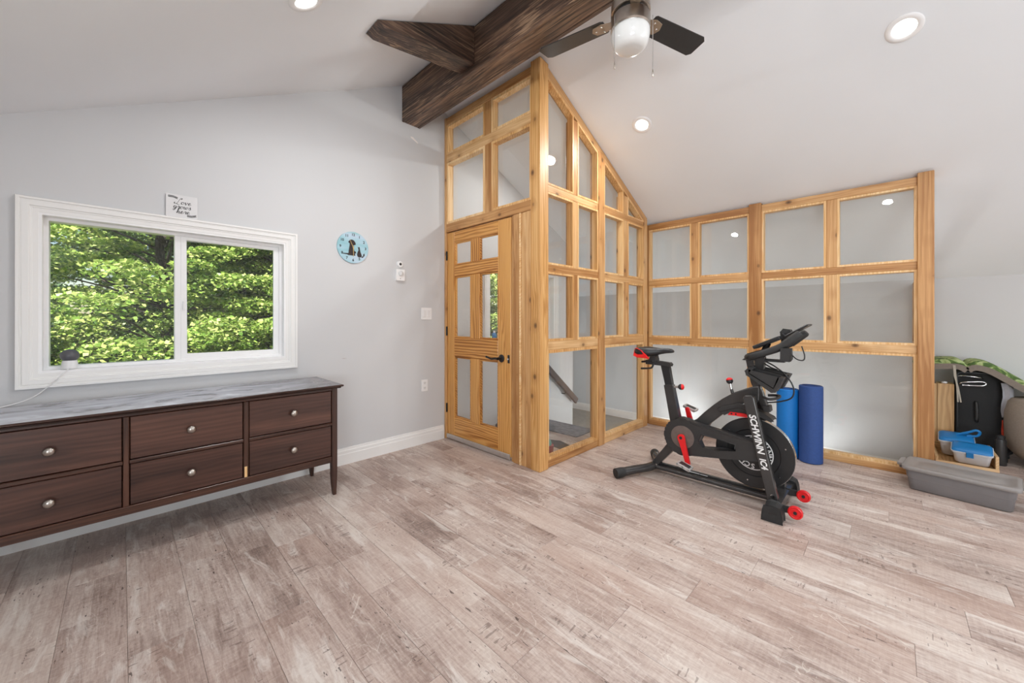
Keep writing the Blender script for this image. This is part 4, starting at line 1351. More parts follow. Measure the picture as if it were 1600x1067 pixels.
# cranks and pedals
M_PEDAL = plain('pedal_alloy', (.52, .50, .48, 1), .35, .3, var=.2, scale=60)
def pedal(par, c, rx):
    R_ = Matrix.Translation(c) @ Matrix.Rotation(rx, 4, 'Y')
    bm = bmesh.new()
    for y_ in (-.032, .032):
        add_box(bm, (0, y_, 0), (.090, .012, .020))
    for x_ in (-.042, 0, .042):
        add_box(bm, (x_, 0, 0), (.012, .076, .018))
    pe_ = obj('pedal', finish(bm, bevel=.002), M_PEDAL, par, WM[bk.name] @ R_)
    obj('pedal_body', box((-.034, -.024, -.012), (.034, .024, .012), .003), M_PLAST, pe_, WM[bk.name] @ R_)
def crank(a, b, y, s_):
    a, b = Vector(a), Vector(b)
    d = (b - a).normalized(); n_ = Vector((-d.z, 0, d.x))
    L = (b - a).length
    prof = [a + n_ * .024 * math.cos(t) - d * .024 * math.sin(t) for t in [k * PI / 10 for k in range(11)]]
    prof += [a - n_ * .019 + d * .05, b - n_ * .015] + [b - n_ * .015 * math.cos(t) + d * .015 * math.sin(t) for t in [k * PI / 8 for k in range(1, 9)]] + [a + n_ * .019 + d * .05]
    c_ = slab('crank_arm', [(p.x, p.z) for p in prof], y, y + .022, M_RED, bk, bevel=.003)
    c_['label'] = 'red crank arm'
    ye = y - .002 if s_ < 0 else y + .024
    obj('crank_bolt', cyl((a.x, ye, a.z), (a.x, y + .011, a.z), .011, n=16), M_BLACK, c_)
    pedal(c_, (b.x + .0, y + .011 + s_ * .062, b.z), math.radians(18))
crank((-.083, 0, .345), (-.036, 0, .170), -.140, -1)
crank((-.083, 0, .345), (-.125, 0, .505), .095, 1)
obj('crank_axle', cyl((-.083, -.13, .345), (-.083, .10, .345), .015, n=16), M_CHAR, bk)
# flywheel
FCX, FCZ, FR = .345, .312, .229
MF = Matrix.Translation((FCX, 0, FCZ)) @ Matrix.Rotation(PI / 2, 4, 'X')
fw = obj('flywheel', lathe([(0, -.018), (.150, -.018), (.155, -.022), (FR - .004, -.022), (FR, -.018), (FR, .018), (FR - .004, .022), (.155, .022), (.150, .016), (0, .016)], n=72, M=MF, smooth=30), M_BLACK, bk)
obj('polished_edge', lathe([(FR + .0002, .0185), (FR + .0012, .0180), (FR + .0012, -.0180), (FR + .0002, -.0185)], n=72, M=MF, smooth=60), M_CHROME, fw)
obj('white_ring', lathe([(.108, .0162), (.108, .0178), (.114, .0178), (.114, .0162)], n=60, M=MF, smooth=30), M_WHITE, fw)
obj('hub_flange', lathe([(0, .016), (.060, .016), (.056, .030), (.03, .034), (0, .034)], n=36, M=MF, smooth=30), M_CHAR, fw)
for k in range(6):
    a = math.radians(20 + 60 * k)
    obj('rivet', lathe([(0, .022), (.005, .022), (.004, .0245), (0, .025)], (.190 * math.cos(a), .190 * math.sin(a), 0), 10, M=MF), M_CHROME, fw)
word = 'SCHWINN'
for k, ch in enumerate(word + '   ' + word):
    if ch == ' ': continue
    a = math.radians(118 - 21 * k)
    Mt = MF @ Matrix.Translation((.088 * math.cos(a), .088 * math.sin(a), .0165)) @ Matrix.Rotation(a - PI / 2, 4, 'Z')
    obj('lettering', text_mesh(ch, .044, .0004, 0, .001), M_WHITE, fw, WM[bk.name] @ Mt)
o = slab('red_plate', [(.20, .395), (.262, .392), (.330, .376), (.36, .382), (.27, .404)], -.030, -.020, M_RED, bk, bevel=0)
# front fork: two blades
for y0, y1 in ((-.150, -.112), (.098, .136)):
    fk = slab('fork_blade', [(.314, .690), (.324, .708), (.360, .715), (.376, .702), (.505, .098), (.500, .070), (.455, .066), (.448, .085)], y0, y1, M_CHAR, bk, bevel=.005, seg=2)
    if y0 < 0:
        d = Vector((.505 - .376, 0, .098 - .702)).normalized()
        zz = Vector((0, -1, 0)); yy = zz.cross(d)
        for s_, t, sz in (('SCHWINN', .236, .052), ('IC4', .420, .047)):
            p = Vector((.345, y0 - .0008, .707)) + d * t + Vector((-.004, 0, 0))
            Mt = Matrix((d, yy, zz)).transposed().to_4x4(); Mt.translation = p
            obj('lettering', text_mesh(s_, sz, .0005, .22, .0014, spacing=.98), M_WHITE, fk, WM[bk.name] @ Mt)
        obj('bolt', cyl((.478, y0 - .006, .110), (.478, y0 + .001, .110), .012, n=14), M_CHROME, fk)
slab('fork_bridge', [(.325, .650), (.370, .650), (.372, .704), (.325, .704)], -.1115, .0975, M_CHAR)
# front stabiliser with D shaped rubber feet and red transport wheels
obj('front_stabilizer', tube([(.490, -.225, .056), (.490, .275, .056)], .034, 4, [(-.8, -1), (.8, -1), (.8, 1), (-.8, 1)]), M_CHAR, bk)
for y0, y1 in ((-.275, -.195), (.240, .315)):
    ft = slab('foot', [(.446, .000), (.546, .000), (.546, .058), (.532, .088), (.510, .100), (.480, .100), (.458, .088), (.446, .058)], y0, y1, M_RUBBER, bk, bevel=.006)
    if y0 < 0:
        obj('foot_slot', box((.474, y0 - .001, .045), (.520, y0 + .004, .062), .002), M_BLACK, ft)
for y_ in (-.205, .090):
    wh = obj('transport_wheel', lathe([(0, -.012), (.030, -.012), (.0365, -.009), (.0375, 0), (.0365, .009), (.030, .012), (.026, .008), (.014, .008), (0, .010)], n=32, M=Matrix.Translation((.600, y_, .070)) @ Matrix.Rotation(PI / 2, 4, 'X'), smooth=40), M_RED, bk)
    wh['label'] = 'red transport wheel'
    obj('axle', cyl((.600, y_ - .016, .070), (.600, y_ + .016, .070), .009, n=14), M_BLACK, wh)
    slab('wheel_bracket', [(.505, .045), (.560, .050), (.606, .060), (.610, .078), (.560, .086), (.505, .084)], y_ + .014, y_ + .026, M_PLAST, wh, bevel=.002)
# brake pad cover over the wheel
slab('brake_guard', [(.160, .555), (.200, .590), (.270, .605), (.340, .603), (.400, .590), (.452, .562), (.460, .548), (.448, .543), (.390, .562), (.330, .572), (.240, .572), (.205, .556), (.175, .540)], -.040, .040, M_PLAST, bk, bevel=.004)
o = slab('brake_pad', [(.200, .545), (.215, .566), (.300, .570), (.320, .560), (.310, .546), (.250, .548)], -.046, .030, M_RED, bk, bevel=.002); o['label'] = 'red brake block'
for x_ in (.222, .248):
    obj('pad_bolt', cyl((x_, -.048, .557), (x_, -.044, .557), .006, n=10), M_BLACK, bk)
slab('brake_link', [(.130, .575), (.150, .590), (.262, .632), (.300, .628), (.330, .600), (.310, .592), (.262, .602), (.160, .560), (.135, .562)], -.045, -.028, M_PLAST, bk, bevel=.003)
# head post and stem
slab('head_post', [(.300, .930), (.342, .930), (.372, .790), (.430, .620), (.395, .612), (.330, .780)], -.024, .030, M_CHAR, bk, bevel=.004)
slab('stem', [(.352, .955), (.410, .955), (.404, .868), (.358, .866)], -.024, .030, M_CHAR, bk, bevel=.003)
slab('stem_clamp', [(.395, .640), (.440, .640), (.445, .600), (.405, .596)], -.030, .035, M_PLAST, bk, bevel=.004)
slab('handle_slider', [(.276, .925), (.520, .925), (.516, .940), (.300, .944)], -.022, .028, M_PLAST, bk, bevel=.003)
# handlebar: one bent loop, horns rising at the front
left = [(.322, -.060, .950), (.345, -.115, .956), (.390, -.135, .972), (.455, -.128, 1.000), (.520, -.118, 1.036), (.562, -.112, 1.072), (.600, -.108, 1.108)]
right = [(a, -b, c) for a, b, c in left]
obj('handlebar', tube(smooth_path(left[::-1] + [(.316, 0, .950)] + right, 5), .0205, 14), M_RUBBER, bk)
for s_ in (-1, 1):
    obj('grip', tube([(.530, .117 * s_, 1.042), (.565, .112 * s_, 1.074), (.606, .108 * s_, 1.112), (.612, .107 * s_, 1.118)], [.024, .0245, .024, .018], 14), M_RUBBER, bk)
obj('bar_pad', prism(rrect(.315, -.075, .500, .085, .03), (), .022, lambda u, v, q: (u, v, .950 + (u - .315) * .36 + q), bevel=.006), M_RUBBER, bk)
# shifter pod under the near horn
obj('control_pod', prism([(.518, .952), (.560, .946), (.568, .960), (.566, 1.020), (.520, 1.020)], (), .040, XZ(-.142), bevel=.008, seg=2), M_PLAST, bk)
obj('pod_loop', tube([(.560, -.12, 1.000), (.592, -.12, .962), (.625, -.12, .956), (.632, -.12, .985), (.618, -.12, 1.040)], .0035, 8, sm=4), M_BLACK, bk)
# console and tablet rest, seen edge-on
Mk = Matrix.Translation((.428, .0, 1.048)) @ Matrix.Rotation(-math.radians(26), 4, 'Y')
cs = obj('console', box((-.082, -.075, -.008), (.082, .075, .014), .005, 2), M_BLACK, bk, WM[bk.name] @ Mk)
obj('console_screen', box((-.060, -.060, .014), (.060, .060, .0148)), plain('screen_glass', (.012, .013, .014, 1), .08), cs, WM[bk.name] @ Mk)
obj('console_stem', tube([(.400, 0, .985), (.425, 0, 1.045)], .018, 12), M_PLAST, bk)
Mk = Matrix.Translation((.580, .0, 1.128)) @ Matrix.Rotation(-math.radians(33), 4, 'Y')
tr_ = obj('tablet_rest', box((-.062, -.085, -.006), (.075, .085, .006), .004), M_BLACK, bk, WM[bk.name] @ Mk)
obj('rest_lip', box((-.066, -.085, -.006), (-.058, .085, .022), .003), M_BLACK, tr_, WM[bk.name] @ Mk)
obj('rest_clamp', prism([(.496, 1.120), (.512, 1.138), (.545, 1.132), (.552, 1.112), (.530, 1.085), (.535, 1.040), (.510, 1.030), (.500, 1.085)], (), .060, XZ(-.030), bevel=.004), M_PLAST, bk)
# weight cradles either side of the post
for y0, y1 in ((-.150, -.040), (.046, .156)):
    cr = slab('weight_cradle', [(.326, .868), (.350, .892), (.362, .880), (.350, .858), (.480, .778), (.505, .842), (.528, .838), (.492, .752), (.470, .748), (.334, .842)], y0, y1, M_PLAST, bk, bevel=.003)
    slab('cradle_end', [(.345, .880), (.350, .850), (.482, .770), (.510, .838), (.500, .846)], y0, y0 + .006, M_PLAST, cr, bevel=0)
    slab('cradle_end', [(.345, .880), (.350, .850), (.482, .770), (.510, .838), (.500, .846)], y1 - .006, y1, M_PLAST, cr, bevel=0)
obj('cradle_arm', tube([(.385, -.06, .790), (.40, 0, .770), (.385, .06, .790)], .014, 10, sm=4), M_PLAST, bk)
obj('holder_ring', tube([(.410, -.055, .698), (.440, -.070, .690), (.478, -.060, .698), (.492, -.02, .708), (.470, .02, .705), (.420, .02, .700)], .009, 8, sm=4), M_PLAST, bk)
obj('cable', tube([(.420, -.03, .925), (.470, -.045, .900), (.530, -.055, .850), (.568, -.055, .780), (.560, -.05, .715), (.500, -.04, .680), (.425, -.03, .660)], .0045, 8, sm=6), M_BLACK, bk)
obj('cable', tube([(.405, -.03, .915), (.450, -.04, .890), (.485, -.05, .880)], .0045, 8, sm=4), M_BLACK, bk)

# ------------------------------------------------------------------ foam rolls
def roll(name, label, x, y, r, h, mat, lean):
    t = thing(name, label, 'foam roll', (x, y, 0), 0, None)
    t['group'] = 'foam rolls standing against the glass'
    M = Matrix.Translation((x, y, .001)) @ Matrix.Rotation(lean, 4, 'X')
    obj('roll', lathe([(0, 0), (r - .006, 0), (r, .006), (r, h - .006), (r - .006, h), (.030, h), (.026, h - .05), (0, h - .05)], n=40, smooth=40), mat, t, M)
    sp = []
    for k in range(90):
        a = k * .24
        rr = .030 + (r - .036) * k / 90
        sp.append((rr * math.cos(a), rr * math.sin(a), h + .0005))
    obj('spiral_edge', tube(sp, .0022, 5), M_NAVY_E, t, M)
M_NAVY_E = plain('navy_edge', rgb(24, 46, 96), .7)
roll('foam_roll', 'bright blue foam roll standing behind the bike, left of the navy one', -.650, 4.105, .082, .590, M_BLUE, -.02)
roll('foam_roll', 'navy blue rolled mat standing against the glass, the rightmost roll', -.485, 4.080, .083, .640, M_NAVY, -.02)

# ------------------------------------------------------------------ grey tote in front of the end post
tt = thing('storage_tote', 'low grey plastic tote with a lid on the floor by the end post', 'storage bin', (.060, 3.900, 0), math.radians(-8))
TL, TW, TH_ = .500, .300, .165
def tub(z0, z1, a0, a1, r, x0, x1, y0, y1):
    return [[(u, v, z) for u, v in rrect(x0 + a, y0 + a, x1 - a, y1 - a, r)] for z, a in ((z0, a0), (z1, a1))]
R_ = tub(.010, .085, .022, .015, .035, 0, TL, 0, TW)
R2 = tub(.086, TH_ - .012, .011, .004, .035, 0, TL, 0, TW)
base = [[(u, v, 0) for u, v in rrect(.032, .032, TL - .032, TW - .032, .03)]]
obj('tub', loft(base + R_ + R2), M_TOTE, tt)
obj('crease', loft([[(u, v, z) for u, v in rrect(.0135, .0135, TL - .0135, TW - .0135, .035)] for z in (.084, .087)]), M_TOTE_L, tt)
L_ = [[(u, v, z) for u, v in rrect(-a, -a, TL + a, TW + a, .045)] for z, a in ((TH_ - .026, .010), (TH_ - .024, .013), (TH_ - .004, .013), (TH_, .008), (TH_ + .002, -.012), (TH_ - .010, -.026), (TH_ - .011, -.07), (TH_ - .006, -.078))]
ld = obj('lid', loft(L_), M_TOTE_L, tt)
for x0, x1 in ((-.042, -.010), (TL + .010, TL + .038)):
    obj('handle', prism([(x0, .07), (x1, .06), (x1, .24), (x0, .23)], (), .020, lambda u, v, q: (u, v, TH_ - .022 + q), bevel=.004), M_TOTE_L, ld)
obj('handle_web', box((-.034, .10, TH_ - .048), (-.008, .20, TH_ - .020), .004), M_TOTE, ld)

# ------------------------------------------------------------------ storage corner behind the end post
# shallow wooden crate with two blue-lidded boxes
cr = thing('wooden_crate', 'shallow wooden crate on the floor holding the blue-lidded boxes', 'crate', (.45, 4.98, 0))
for nm, lo, hi in (('side_board', (.262, 4.80, .002), (.600, 4.818, .024)), ('side_board', (.262, 5.22, .002), (.600, 5.238, .085)), ('end_board', (.262, 4.819, .002), (.280, 5.219, .060)), ('end_board', (.582, 4.819, .002), (.600, 5.219, .120)), ('bottom_board', (.281, 4.819, .002), (.581, 5.219, .012))):
    bar(nm, lo, hi, M_PLY, cr, .002)
def lidded(name, label, loc, rz, L, W_, H, handle, rx):
    t = thing(name, label, 'storage box', loc, rz, 'blue lidded boxes in the wooden crate')
    t.matrix_basis = WM[t.name] @ Matrix.Rotation(rx, 4, 'X')
    WM[t.name] = t.matrix_basis.copy()
    rr = [[(u, v, z) for u, v in rrect(-L / 2 + a, -W_ / 2 + a, L / 2 - a, W_ / 2 - a, .025)] for z, a in ((0, .022), (.006, .016), (H - .012, .004), (H - .012, -.004), (H, -.005))]
    obj('tub', loft(rr), M_TUB, t)
    rl = [[(u, v, z) for u, v in rrect(-L / 2 + a, -W_ / 2 + a, L / 2 - a, W_ / 2 - a, .025)] for z, a in ((H + .0005, -.001), (H + .012, .002), (H + .020, .012), (H + .021, .05))]
    l_ = obj('lid', loft(rl), M_BLUELID, t)
    obj('latch', box((-.030, -W_ / 2 - .010, H - .040), (.010, -W_ / 2 - .004, H + .008), .002), M_BLUELID, t)
    if handle:
        hp = [(L / 2 - .10, .02, H + .022), (L / 2 - .03, .02, H + .060), (L / 2 + .010, .02, H + .085), (L / 2 + .030, .02, H + .070), (L / 2 + .015, .02, H + .035), (L / 2 - .04, .02, H + .022)]
        obj('handle', tube(hp, .010, 8, sm=4), M_BLUELID, l_)
lidded('lidded_box', 'front white box with a flat blue lid in the wooden crate', (.470, 4.905, .036), -.10, .215, .160, .110, False, math.radians(15))
lidded('lidded_box', 'rear white box with a blue lid and a raised blue loop handle', (.400, 5.105, .040), -.05, .200, .170, .140, True, math.radians(15))

# narrow wooden drawer box standing on end
wb = thing('wooden_box', 'narrow pale plywood box standing upright beside the end post', 'box', (.34, 5.32, 0))
for nm, lo, hi in (('front_panel', (.300, 5.262, .0), (.402, 5.274, .615)), ('side_panel', (.300, 5.2745, .0), (.312, 5.40, .615)), ('side_panel', (.390, 5.2745, .0), (.402, 5.40, .615)), ('back_panel', (.3125, 5.388, .0), (.3895, 5.40, .615)), ('top_panel', (.3125, 5.2745, .603), (.3895, 5.3875, .615)), ('edge_strip', (.280, 5.262, .0), (.296, 5.30, .610))):
    bar(nm, lo, hi, M_PLY, wb, .002)
obj('white_knob', lathe([(0, .616), (.016, .616), (.020, .622), (.016, .632), (0, .634)], (.345, 5.29, 0), 20), M_WHITE, wb, I4)

# black suitcase
sc_ = thing('suitcase', 'large black suitcase standing under the leaf-print cushion', 'suitcase', (.56, 5.40, 0))
obj('shell', prism(rrect(.415, .045, .735, .735, .03), (), .18, lambda u, v, q: (u, 5.30 + q, v), bevel=.012, seg=2, smooth=30), M_SUIT, sc_, I4)
obj('piping', tube([(u, 5.302, v) for u, v in rrect(.424, .054, .726, .726, .03)], .005, 6), M_BLACK, sc_, I4)
for a in (.44, .70):
    obj('wheel', cyl((a - .02, 5.36, .025), (a + .02, 5.36, .025), .025, n=18), M_RUBBER, sc_, I4)
obj('carry_handle', tube([(.44, 5.29, .625), (.46, 5.272, .640), (.56, 5.272, .655), (.585, 5.275, .640), (.56, 5.272, .620), (.45, 5.28, .612)], .007, 8, sm=4), M_CHROME, sc_, I4)
obj('carry_handle', tube([(.43, 5.30, .690), (.46, 5.272, .698), (.55, 5.272, .690), (.57, 5.30, .675)], .006, 8, sm=4), M_CHROME, sc_, I4)
obj('side_handle', tube([(.530, 5.30, .470), (.532, 5.270, .455), (.535, 5.268, .33), (.535, 5.30, .30)], .011, 8, sm=4), M_PLAST, sc_, I4)
# leaf-print lounge cushion draped over the top, folded in two pads
cu = thing('lounge_cushion', 'green leaf-print lounge cushion draped over the suitcase and pouf', 'cushion', (.55, 5.3, .78))
def pad(path, th_, y0, y1, mat):
    rings = []
    P = smooth_path(path, 5)
    n = len(P)
    for i, p in enumerate(P):
        t = (P[min(i + 1, n - 1)] - P[max(i - 1, 0)]).normalized()
        up_ = Vector((-t.z, 0, t.x))
        e = min(1, 2.6 * math.sqrt(max(0.02, min(i, n - 1 - i) / (n - 1) * .5)))
        h = th_ * e / 2
        ring = []
        for k in range(20):
            a = 2 * PI * k / 20
            c_, s_ = math.cos(a), math.sin(a)
            yy = (y0 + y1) / 2 + (y1 - y0) / 2 * (abs(c_) ** .35) * (1 if c_ > 0 else -1)
            zz = h * (abs(s_) ** .6) * (1 if s_ > 0 else -1)
            ring.append(p + up_ * zz + Vector((0, yy, 0)))
        rings.append(ring)
    return loft(rings)
p1 = [(.150, 0, .775), (.240, 0, .800), (.340, 0, .812), (.420, 0, .815), (.470, 0, .785)]
p2 = [(.475, 0, .790), (.520, 0, .815), (.600, 0, .790), (.700, 0, .715), (.800, 0, .640), (.920, 0, .590), (1.020, 0, .570)]
for p_ in (p1, p2):
    pd_ = obj('pad', pad(p_, .070, 5.185, 5.60, M_LEAFPRINT), M_LEAFPRINT, cu, I4)
    gus = [(Vector(p) + Vector((0, 5.180, -.032))) for p in smooth_path(p_, 4)]
    o = obj('grey_border', tube(gus, .024, 10, [(-.22, -1), (.22, -1), (.22, 1), (-.22, 1)], up=(0, 1, 0)), M_PIPING, pd_, I4)
    o['label'] = 'plain grey canvas border of the pad'
for k, (x0, x1) in enumerate(((.392, .432), (.398, .415))):
    obj('tie', tube([(x0, 5.172, .795), (x0 + .004, 5.150, .70), ((x0 + x1) / 2 + .004, 5.148, .60), (x1, 5.150, .475)], .0050, 4, [(-1, -.2), (1, -.2), (1, .2), (-1, .2)], up=(1, 0, 0)), M_STRAP, cu, I4)
# taupe pouf, at the right edge
pf = thing('pouf', 'big taupe fabric pouf at the right edge, under the cushion', 'pouf', (.975, 5.18, 0))
prof = [(0, .050), (.16, .050), (.24, .075), (.285, .13), (.305, .22), (.308, .33), (.302, .44), (.285, .52), (.262, .548), (.20, .553), (0, .553)]
obj('body', lathe(prof, (.975, 5.18, 0), 48, smooth=60), M_GREY_FAB, pf, I4)
for k in range(4):
    a = PI / 4 + k * PI / 2
    obj('leg', cyl((.975 + .17 * math.cos(a), 5.18 + .17 * math.sin(a), 0), (.975 + .17 * math.cos(a), 5.18 + .17 * math.sin(a), .055), .018, .024, n=14), M_RAIL, pf, I4)
# small things squeezed between the suitcase and the pouf
rd = thing('red_tool', 'orange-red plastic tool handle between the suitcase and the pouf', 'tool', (.69, 5.20, 0))
obj('grip', prism([(.668, .16), (.690, .14), (.700, .20), (.704, .33), (.716, .33), (.716, .345), (.668, .345), (.664, .25)], (), .025, lambda u, v, q: (u, 5.20 + q, v), bevel=.003), plain('orange_red', rgb(212, 70, 44), .45), rd, I4)
obj('shaft', cyl((.684, 5.212, .0), (.684, 5.212, .16), .010, n=12), M_BLACK, rd, I4)
cl = obj('grey_cloth', loft([[(.665 + .012 * k + .006 * math.sin(z * 25), 5.232 + s_ * .005 + .008 * math.sin(k * 1.6), z) for s_ in (0,) for k in range(6)] + [(.665 + .012 * k + .006 * math.sin(z * 25), 5.240 + .008 * math.sin(k * 1.6), z) for k in range(5, -1, -1)] for z in (.37, .42, .48, .54, .60, .66)]), plain('pale_grey_cloth', rgb(176, 176, 182), .85), None, I4)
tag(cl, 'pale grey cloth hanging between the suitcase and the pouf', 'cloth')
ub = thing('black_flask', 'short black cylinder standing in front of the suitcase', 'bottle', (.645, 5.10, 0))
obj('body', lathe([(0, 0.001), (.030, .001), (.032, .006), (.032, .20), (.028, .215), (0, .218)], (.640, 5.08, 0), 24), M_PLAST, ub, I4)
obj('cap', lathe([(0, .218), (.026, .218), (.026, .240), (.020, .246), (0, .246)], (.640, 5.08, 0), 24), M_RUBBER, ub, I4)

# ------------------------------------------------------------------ things on the stair landing behind the glass
mt = obj('door_mat', prism(rrect(-.34, -.17, .34, .17, .02), (), .010, bevel=.002), M_MAT, None, Matrix.Translation((-2.62, 3.40, 0.0005)) @ Matrix.Rotation(.03, 4, 'Z'))
tag(mt, 'blue-grey mat on the landing floor behind the glass', 'mat')
bm = bmesh.new()
add_sphere(bm, (0, 0, 0), 1, (1, 1, 1), 28, 14)
for v in bm.verts:
    a = math.atan2(v.co.y, v.co.x)
    k = 1 + .12 * math.sin(3 * a + 1) + .07 * math.sin(7 * a)
    fz = max(v.co.z, -.1)
    v.co = Vector((v.co.x * .20 * k, v.co.y * .15 * k, .002 + (fz + .1) * .085 * (1 + .25 * math.sin(9 * v.co.x + 5 * v.co.y))))
o = obj('dark_cloth', finish(bm, smooth=70), plain('charcoal_cloth', rgb(62, 62, 72), .9, var=.3, scale=25, bmp=.3), None, Matrix.Translation((-2.98, 3.02, 0.0)))
tag(o, 'crumpled dark cloth on the landing floor behind the door glass', 'cloth')
rp = thing('red_tub', 'small dark red tub with a teal top behind the side glass', 'tub', (-2.165, 2.66, 0))
obj('tub', lathe([(0, .001), (.050, .001), (.056, .01), (.062, .085), (0, .085)], (-2.185, 2.655, 0), 28), plain('dark_red', rgb(156, 34, 40), .4), rp, I4)
obj('top', lathe([(0, .085), (.040, .085), (.044, .095), (.036, .125), (.018, .140), (0, .142)], (-2.185, 2.655, 0), 24), plain('teal_top', rgb(110, 164, 150), .45), rp, I4)
o = obj('floor_mat', prism([(-.17, -.05), (.10, -.09), (.16, .03), (-.06, .10), (-.18, .04)], (), .007, bevel=.002), M_SUIT, None, Matrix.Translation((-2.26, 2.93, .0005)))
tag(o, 'dark flat pad on the landing floor beside the red tub', 'mat')

# ------------------------------------------------------------------ woods outside the window
GZ = -2.9
bm = bmesh.new()
bmesh.ops.create_grid(bm, x_segments=40, y_segments=40, size=45, matrix=Matrix.Translation((-48.5, 5, GZ)))
for v in bm.verts:
    v.co.z += .25 * math.sin(v.co.x * .31) * math.cos(v.co.y * .27) + max(0, (-14 - v.co.x)) * .05
gr = obj('ground', finish(bm, smooth=60), M_GROUND)
gr['kind'] = 'structure'


def leaf_material(name, dark, mid, light, trans):
    m, nt, b = newmat(name)
    geo = nt.nodes.new('ShaderNodeNewGeometry')
    tc = nt.nodes.new('ShaderNodeTexCoord')
    big = noise(nt, tc.outputs['Object'], .9, 2)
    h = math_node(nt, 'ADD', math_node(nt, 'MULTIPLY', geo.outputs['Random Per Island'], .55), math_node(nt, 'MULTIPLY', big, .55))
    col = ramp(nt, h, [(.25, dark), (.55, mid), (.85, light)])
    nt.links.new(col, b.inputs['Base Color'])
    b.inputs['Roughness'].default_value = .42
    b.inputs['Specular IOR Level'].default_value = .5
    tl_ = nt.nodes.new('ShaderNodeBsdfTranslucent')
    nt.links.new(col, tl_.inputs[0])
    mx = nt.nodes.new('ShaderNodeMixShader')
    mx.inputs[0].default_value = trans
    out = nt.nodes['Material Output']
    nt.links.new(b.outputs[0], mx.inputs[1]); nt.links.new(tl_.outputs[0], mx.inputs[2]); nt.links.new(mx.outputs[0], out.inputs[0])
    return m


M_MAPLE = leaf_material('maple_leaves', rgb(92, 124, 48), rgb(152, 178, 84), rgb(222, 224, 146), .35)
M_WOODS = leaf_material('forest_leaves', rgb(86, 116, 58), rgb(134, 162, 82), rgb(186, 200, 120), .3)
M_NEEDLE = leaf_material('pine_needles', rgb(70, 100, 66), rgb(112, 142, 96), rgb(170, 188, 140), .2)
M_BARK = wood('bark', rgb(58, 50, 44), rgb(100, 88, 78), rgb(150, 138, 124), knots=False, axis=2, fig=12, rough=.9)


def leaf_cloud(centres, radii, flat, per, size, seed, needle=False):
    """many small leaf quads in flattened sprays, as one mesh"""
    g = np.random.default_rng(seed)
    n = len(centres)
    C = np.repeat(np.array(centres), per, axis=0)
    R = np.repeat(np.array(radii), per)
    d = g.normal(size=(n * per, 3))
    d /= np.linalg.norm(d, axis=1, keepdims=True)
    rad = g.random(n * per) ** .45
    P = C + d * (R * rad)[:, None] * np.array([1, 1, flat])
    P[:, 2] -= .25 * R * rad ** 2 * .6
    nr = g.normal(size=(n * per, 3)) * (.55 if not needle else 1.0) + np.array([0, 0, 1.0 if not needle else .2])
    nr /= np.linalg.norm(nr, axis=1, keepdims=True)
    t = g.normal(size=(n * per, 3))
    t -= nr * np.sum(t * nr, axis=1, keepdims=True)
    t /= np.linalg.norm(t, axis=1, keepdims=True)
    b = np.cross(nr, t)
    s = size * (.6 + .8 * g.random(n * per))[:, None]
    w = .42 if not needle else .13
    V = np.stack([P - t * s * .5, P + b * s * w - nr * s * .06, P + t * s * .5, P - b * s * w - nr * s * .06], axis=1).reshape(-1, 3)
    F = np.arange(len(V)).reshape(-1, 4)
    me = bpy.data.meshes.new('leaves')
    me.vertices.add(len(V)); me.vertices.foreach_set('co', V.ravel())
    me.loops.add(len(V)); me.loops.foreach_set('vertex_index', F.ravel())
    me.polygons.add(len(F)); me.polygons.foreach_set('loop_start', np.arange(0, len(V), 4)); me.polygons.foreach_set('loop_total', np.full(len(F), 4))
    me.update(); me.validate()
    return me


def tree(name, label, loc, H, crown_r, z0, mat, seed, sprays, per, size, trunk_r=.14, pine=False):
    g = np.random.default_rng(seed)
    t = thing(name, label, 'tree', loc, float(g.random() * 6), 'trees outside the window')
    lean = Vector((g.normal() * .25, g.normal() * .25, 0))
    tp = [(0, 0, -.3), (lean.x * .3, lean.y * .3, H * .35), (lean.x, lean.y, H * .7), (lean.x * 1.2, lean.y * 1.2, H * .98)]
    obj('trunk', tube(tp, [trunk_r, trunk_r * .8, trunk_r * .5, .02], 10, sm=0), M_BARK, t)
    cs, rs = [], []
    bmb = bmesh.new()
    for k in range(sprays):
        f = (k + g.random()) / sprays
        z = z0 + (H - z0) * f
        ang = g.random() * 2 * PI
        if pine:
            rr = crown_r * (1 - f) ** .8 * (.35 + .65 * g.random())
        else:
            rr = crown_r * math.sin(PI * min(1, .18 + .80 * f)) ** .6 * (.35 + .70 * g.random() ** .5)
        c = Vector((lean.x * f + rr * math.cos(ang), lean.y * f + rr * math.sin(ang), z))
        cs.append(c[:]); rs.append((.30 + .38 * g.random()) * (1 if not pine else .9))
        if k % 3 == 0:
            a = Vector((lean.x * f * .9, lean.y * f * .9, z - .25 - rr * .25))
            add_tube(bmb, [a, a.lerp(c, .5) + Vector((0, 0, .08)), c], [.028, .018, .008], 5)
    obj('branches', finish(bmb, smooth=60), M_BARK, t)
    o = obj('foliage', leaf_cloud(cs, rs, .34 if not pine else .28, per, size, seed + 100, pine), mat, t)
    o['kind'] = 'stuff'
    return t


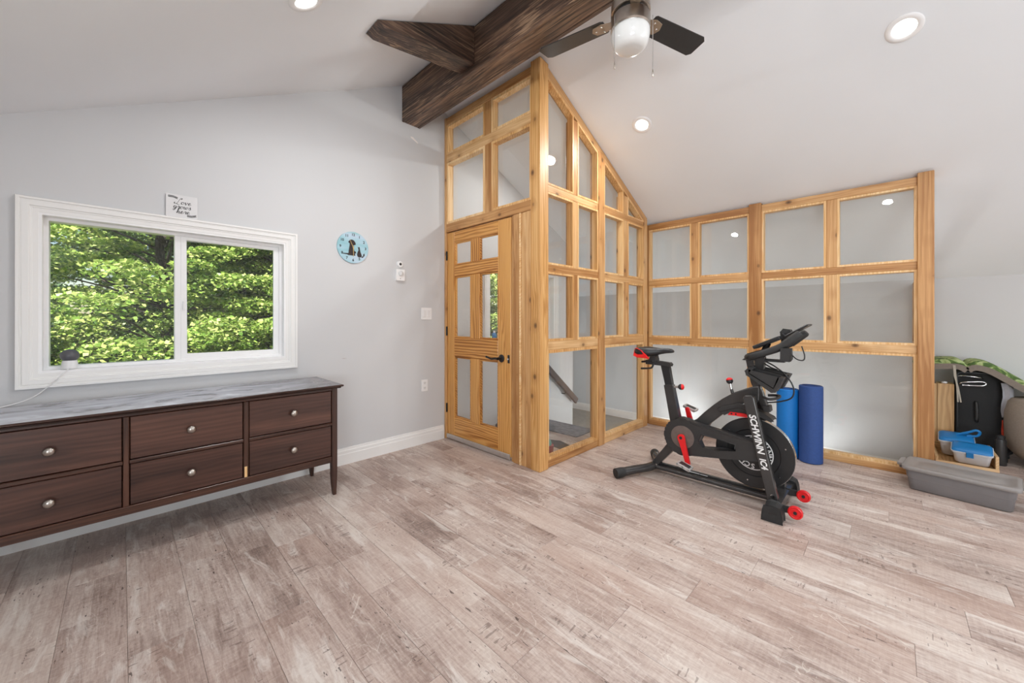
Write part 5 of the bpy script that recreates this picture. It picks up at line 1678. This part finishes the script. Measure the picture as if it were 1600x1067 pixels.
MAPLE, DEEP, PINE = 'light green leafy tree right outside the window', 'darker green forest tree standing behind the light green ones', 'blue-green pine at the left edge of the window view'
protoA = tree('maple_tree', 'big light green maple filling the left pane of the window', (-9.8, .75, GZ), 7.8, 2.5, 1.3, M_MAPLE, 3, 320, 520, .068)
protoB = tree('maple_tree', 'light green tree low in the right pane of the window', (-10.2, 2.9, GZ), 6.4, 2.3, 1.2, M_MAPLE, 8, 240, 520, .068)
protoC = tree('forest_tree', 'tall dark green forest tree behind the right pane', (-13.8, 4.2, GZ), 12.0, 3.0, 1.6, M_WOODS, 15, 380, 380, .09, .2)
protoD = tree('pine_tree', 'blue-green pine at the left edge of the window view', (-13.5, -2.5, GZ), 11.0, 2.2, 2.4, M_NEEDLE, 21, 170, 300, .22, .2, True)


def plant(src, loc, rz, s, label):
    c = copy_tree(src)
    c.matrix_basis = Matrix.Translation(loc) @ Matrix.Rotation(rz, 4, 'Z') @ Matrix.Scale(s, 4)
    tag(c, label, 'tree', 'trees outside the window')
    return c


back = 'forest tree far back in the woods, seen between nearer crowns'
plant(protoC, (-16.0, 2.6, GZ + .2), 1.9, .95, 'dark green tree behind the big maple in the left pane')
plant(protoC, (-18.5, 6.8, GZ + .3), 4.0, 1.1, 'tall dark tree beyond the right end of the right pane')
plant(protoC, (-20.0, 2.6, GZ + .5), 2.7, 1.25, 'tallest dark tree far behind the middle of the window')
plant(protoC, (-23.0, -3.2, GZ + .5), .7, .62, 'low dark tree far behind the pine, below the patch of sky')
plant(protoC, (-18.5, 9.0, GZ + .4), 5.2, 1.15, 'dark tree far off beyond the window behind the partition')
plant(protoB, (-11.0, -1.3, GZ), 2.2, .62, 'short light green tree at the lower left of the left pane')
plant(protoA, (-12.4, 5.6, GZ), 3.3, 1.0, 'light green tree at the right side of the right pane')
plant(protoB, (-9.0, 2.2, GZ), 4.4, .62, 'small light green tree just below the middle of the window')
plant(protoB, (-9.6, 7.6, GZ), 1.3, 1.1, 'light green tree seen through the window behind the partition')
plant(protoA, (-13.5, 10.5, GZ), 5.0, 1.0, 'light green tree far to the right beyond the stair window')
plant(protoD, (-17.5, -6.0, GZ + .2), 2.0, 1.0, 'second blue-green pine, deeper and further left')
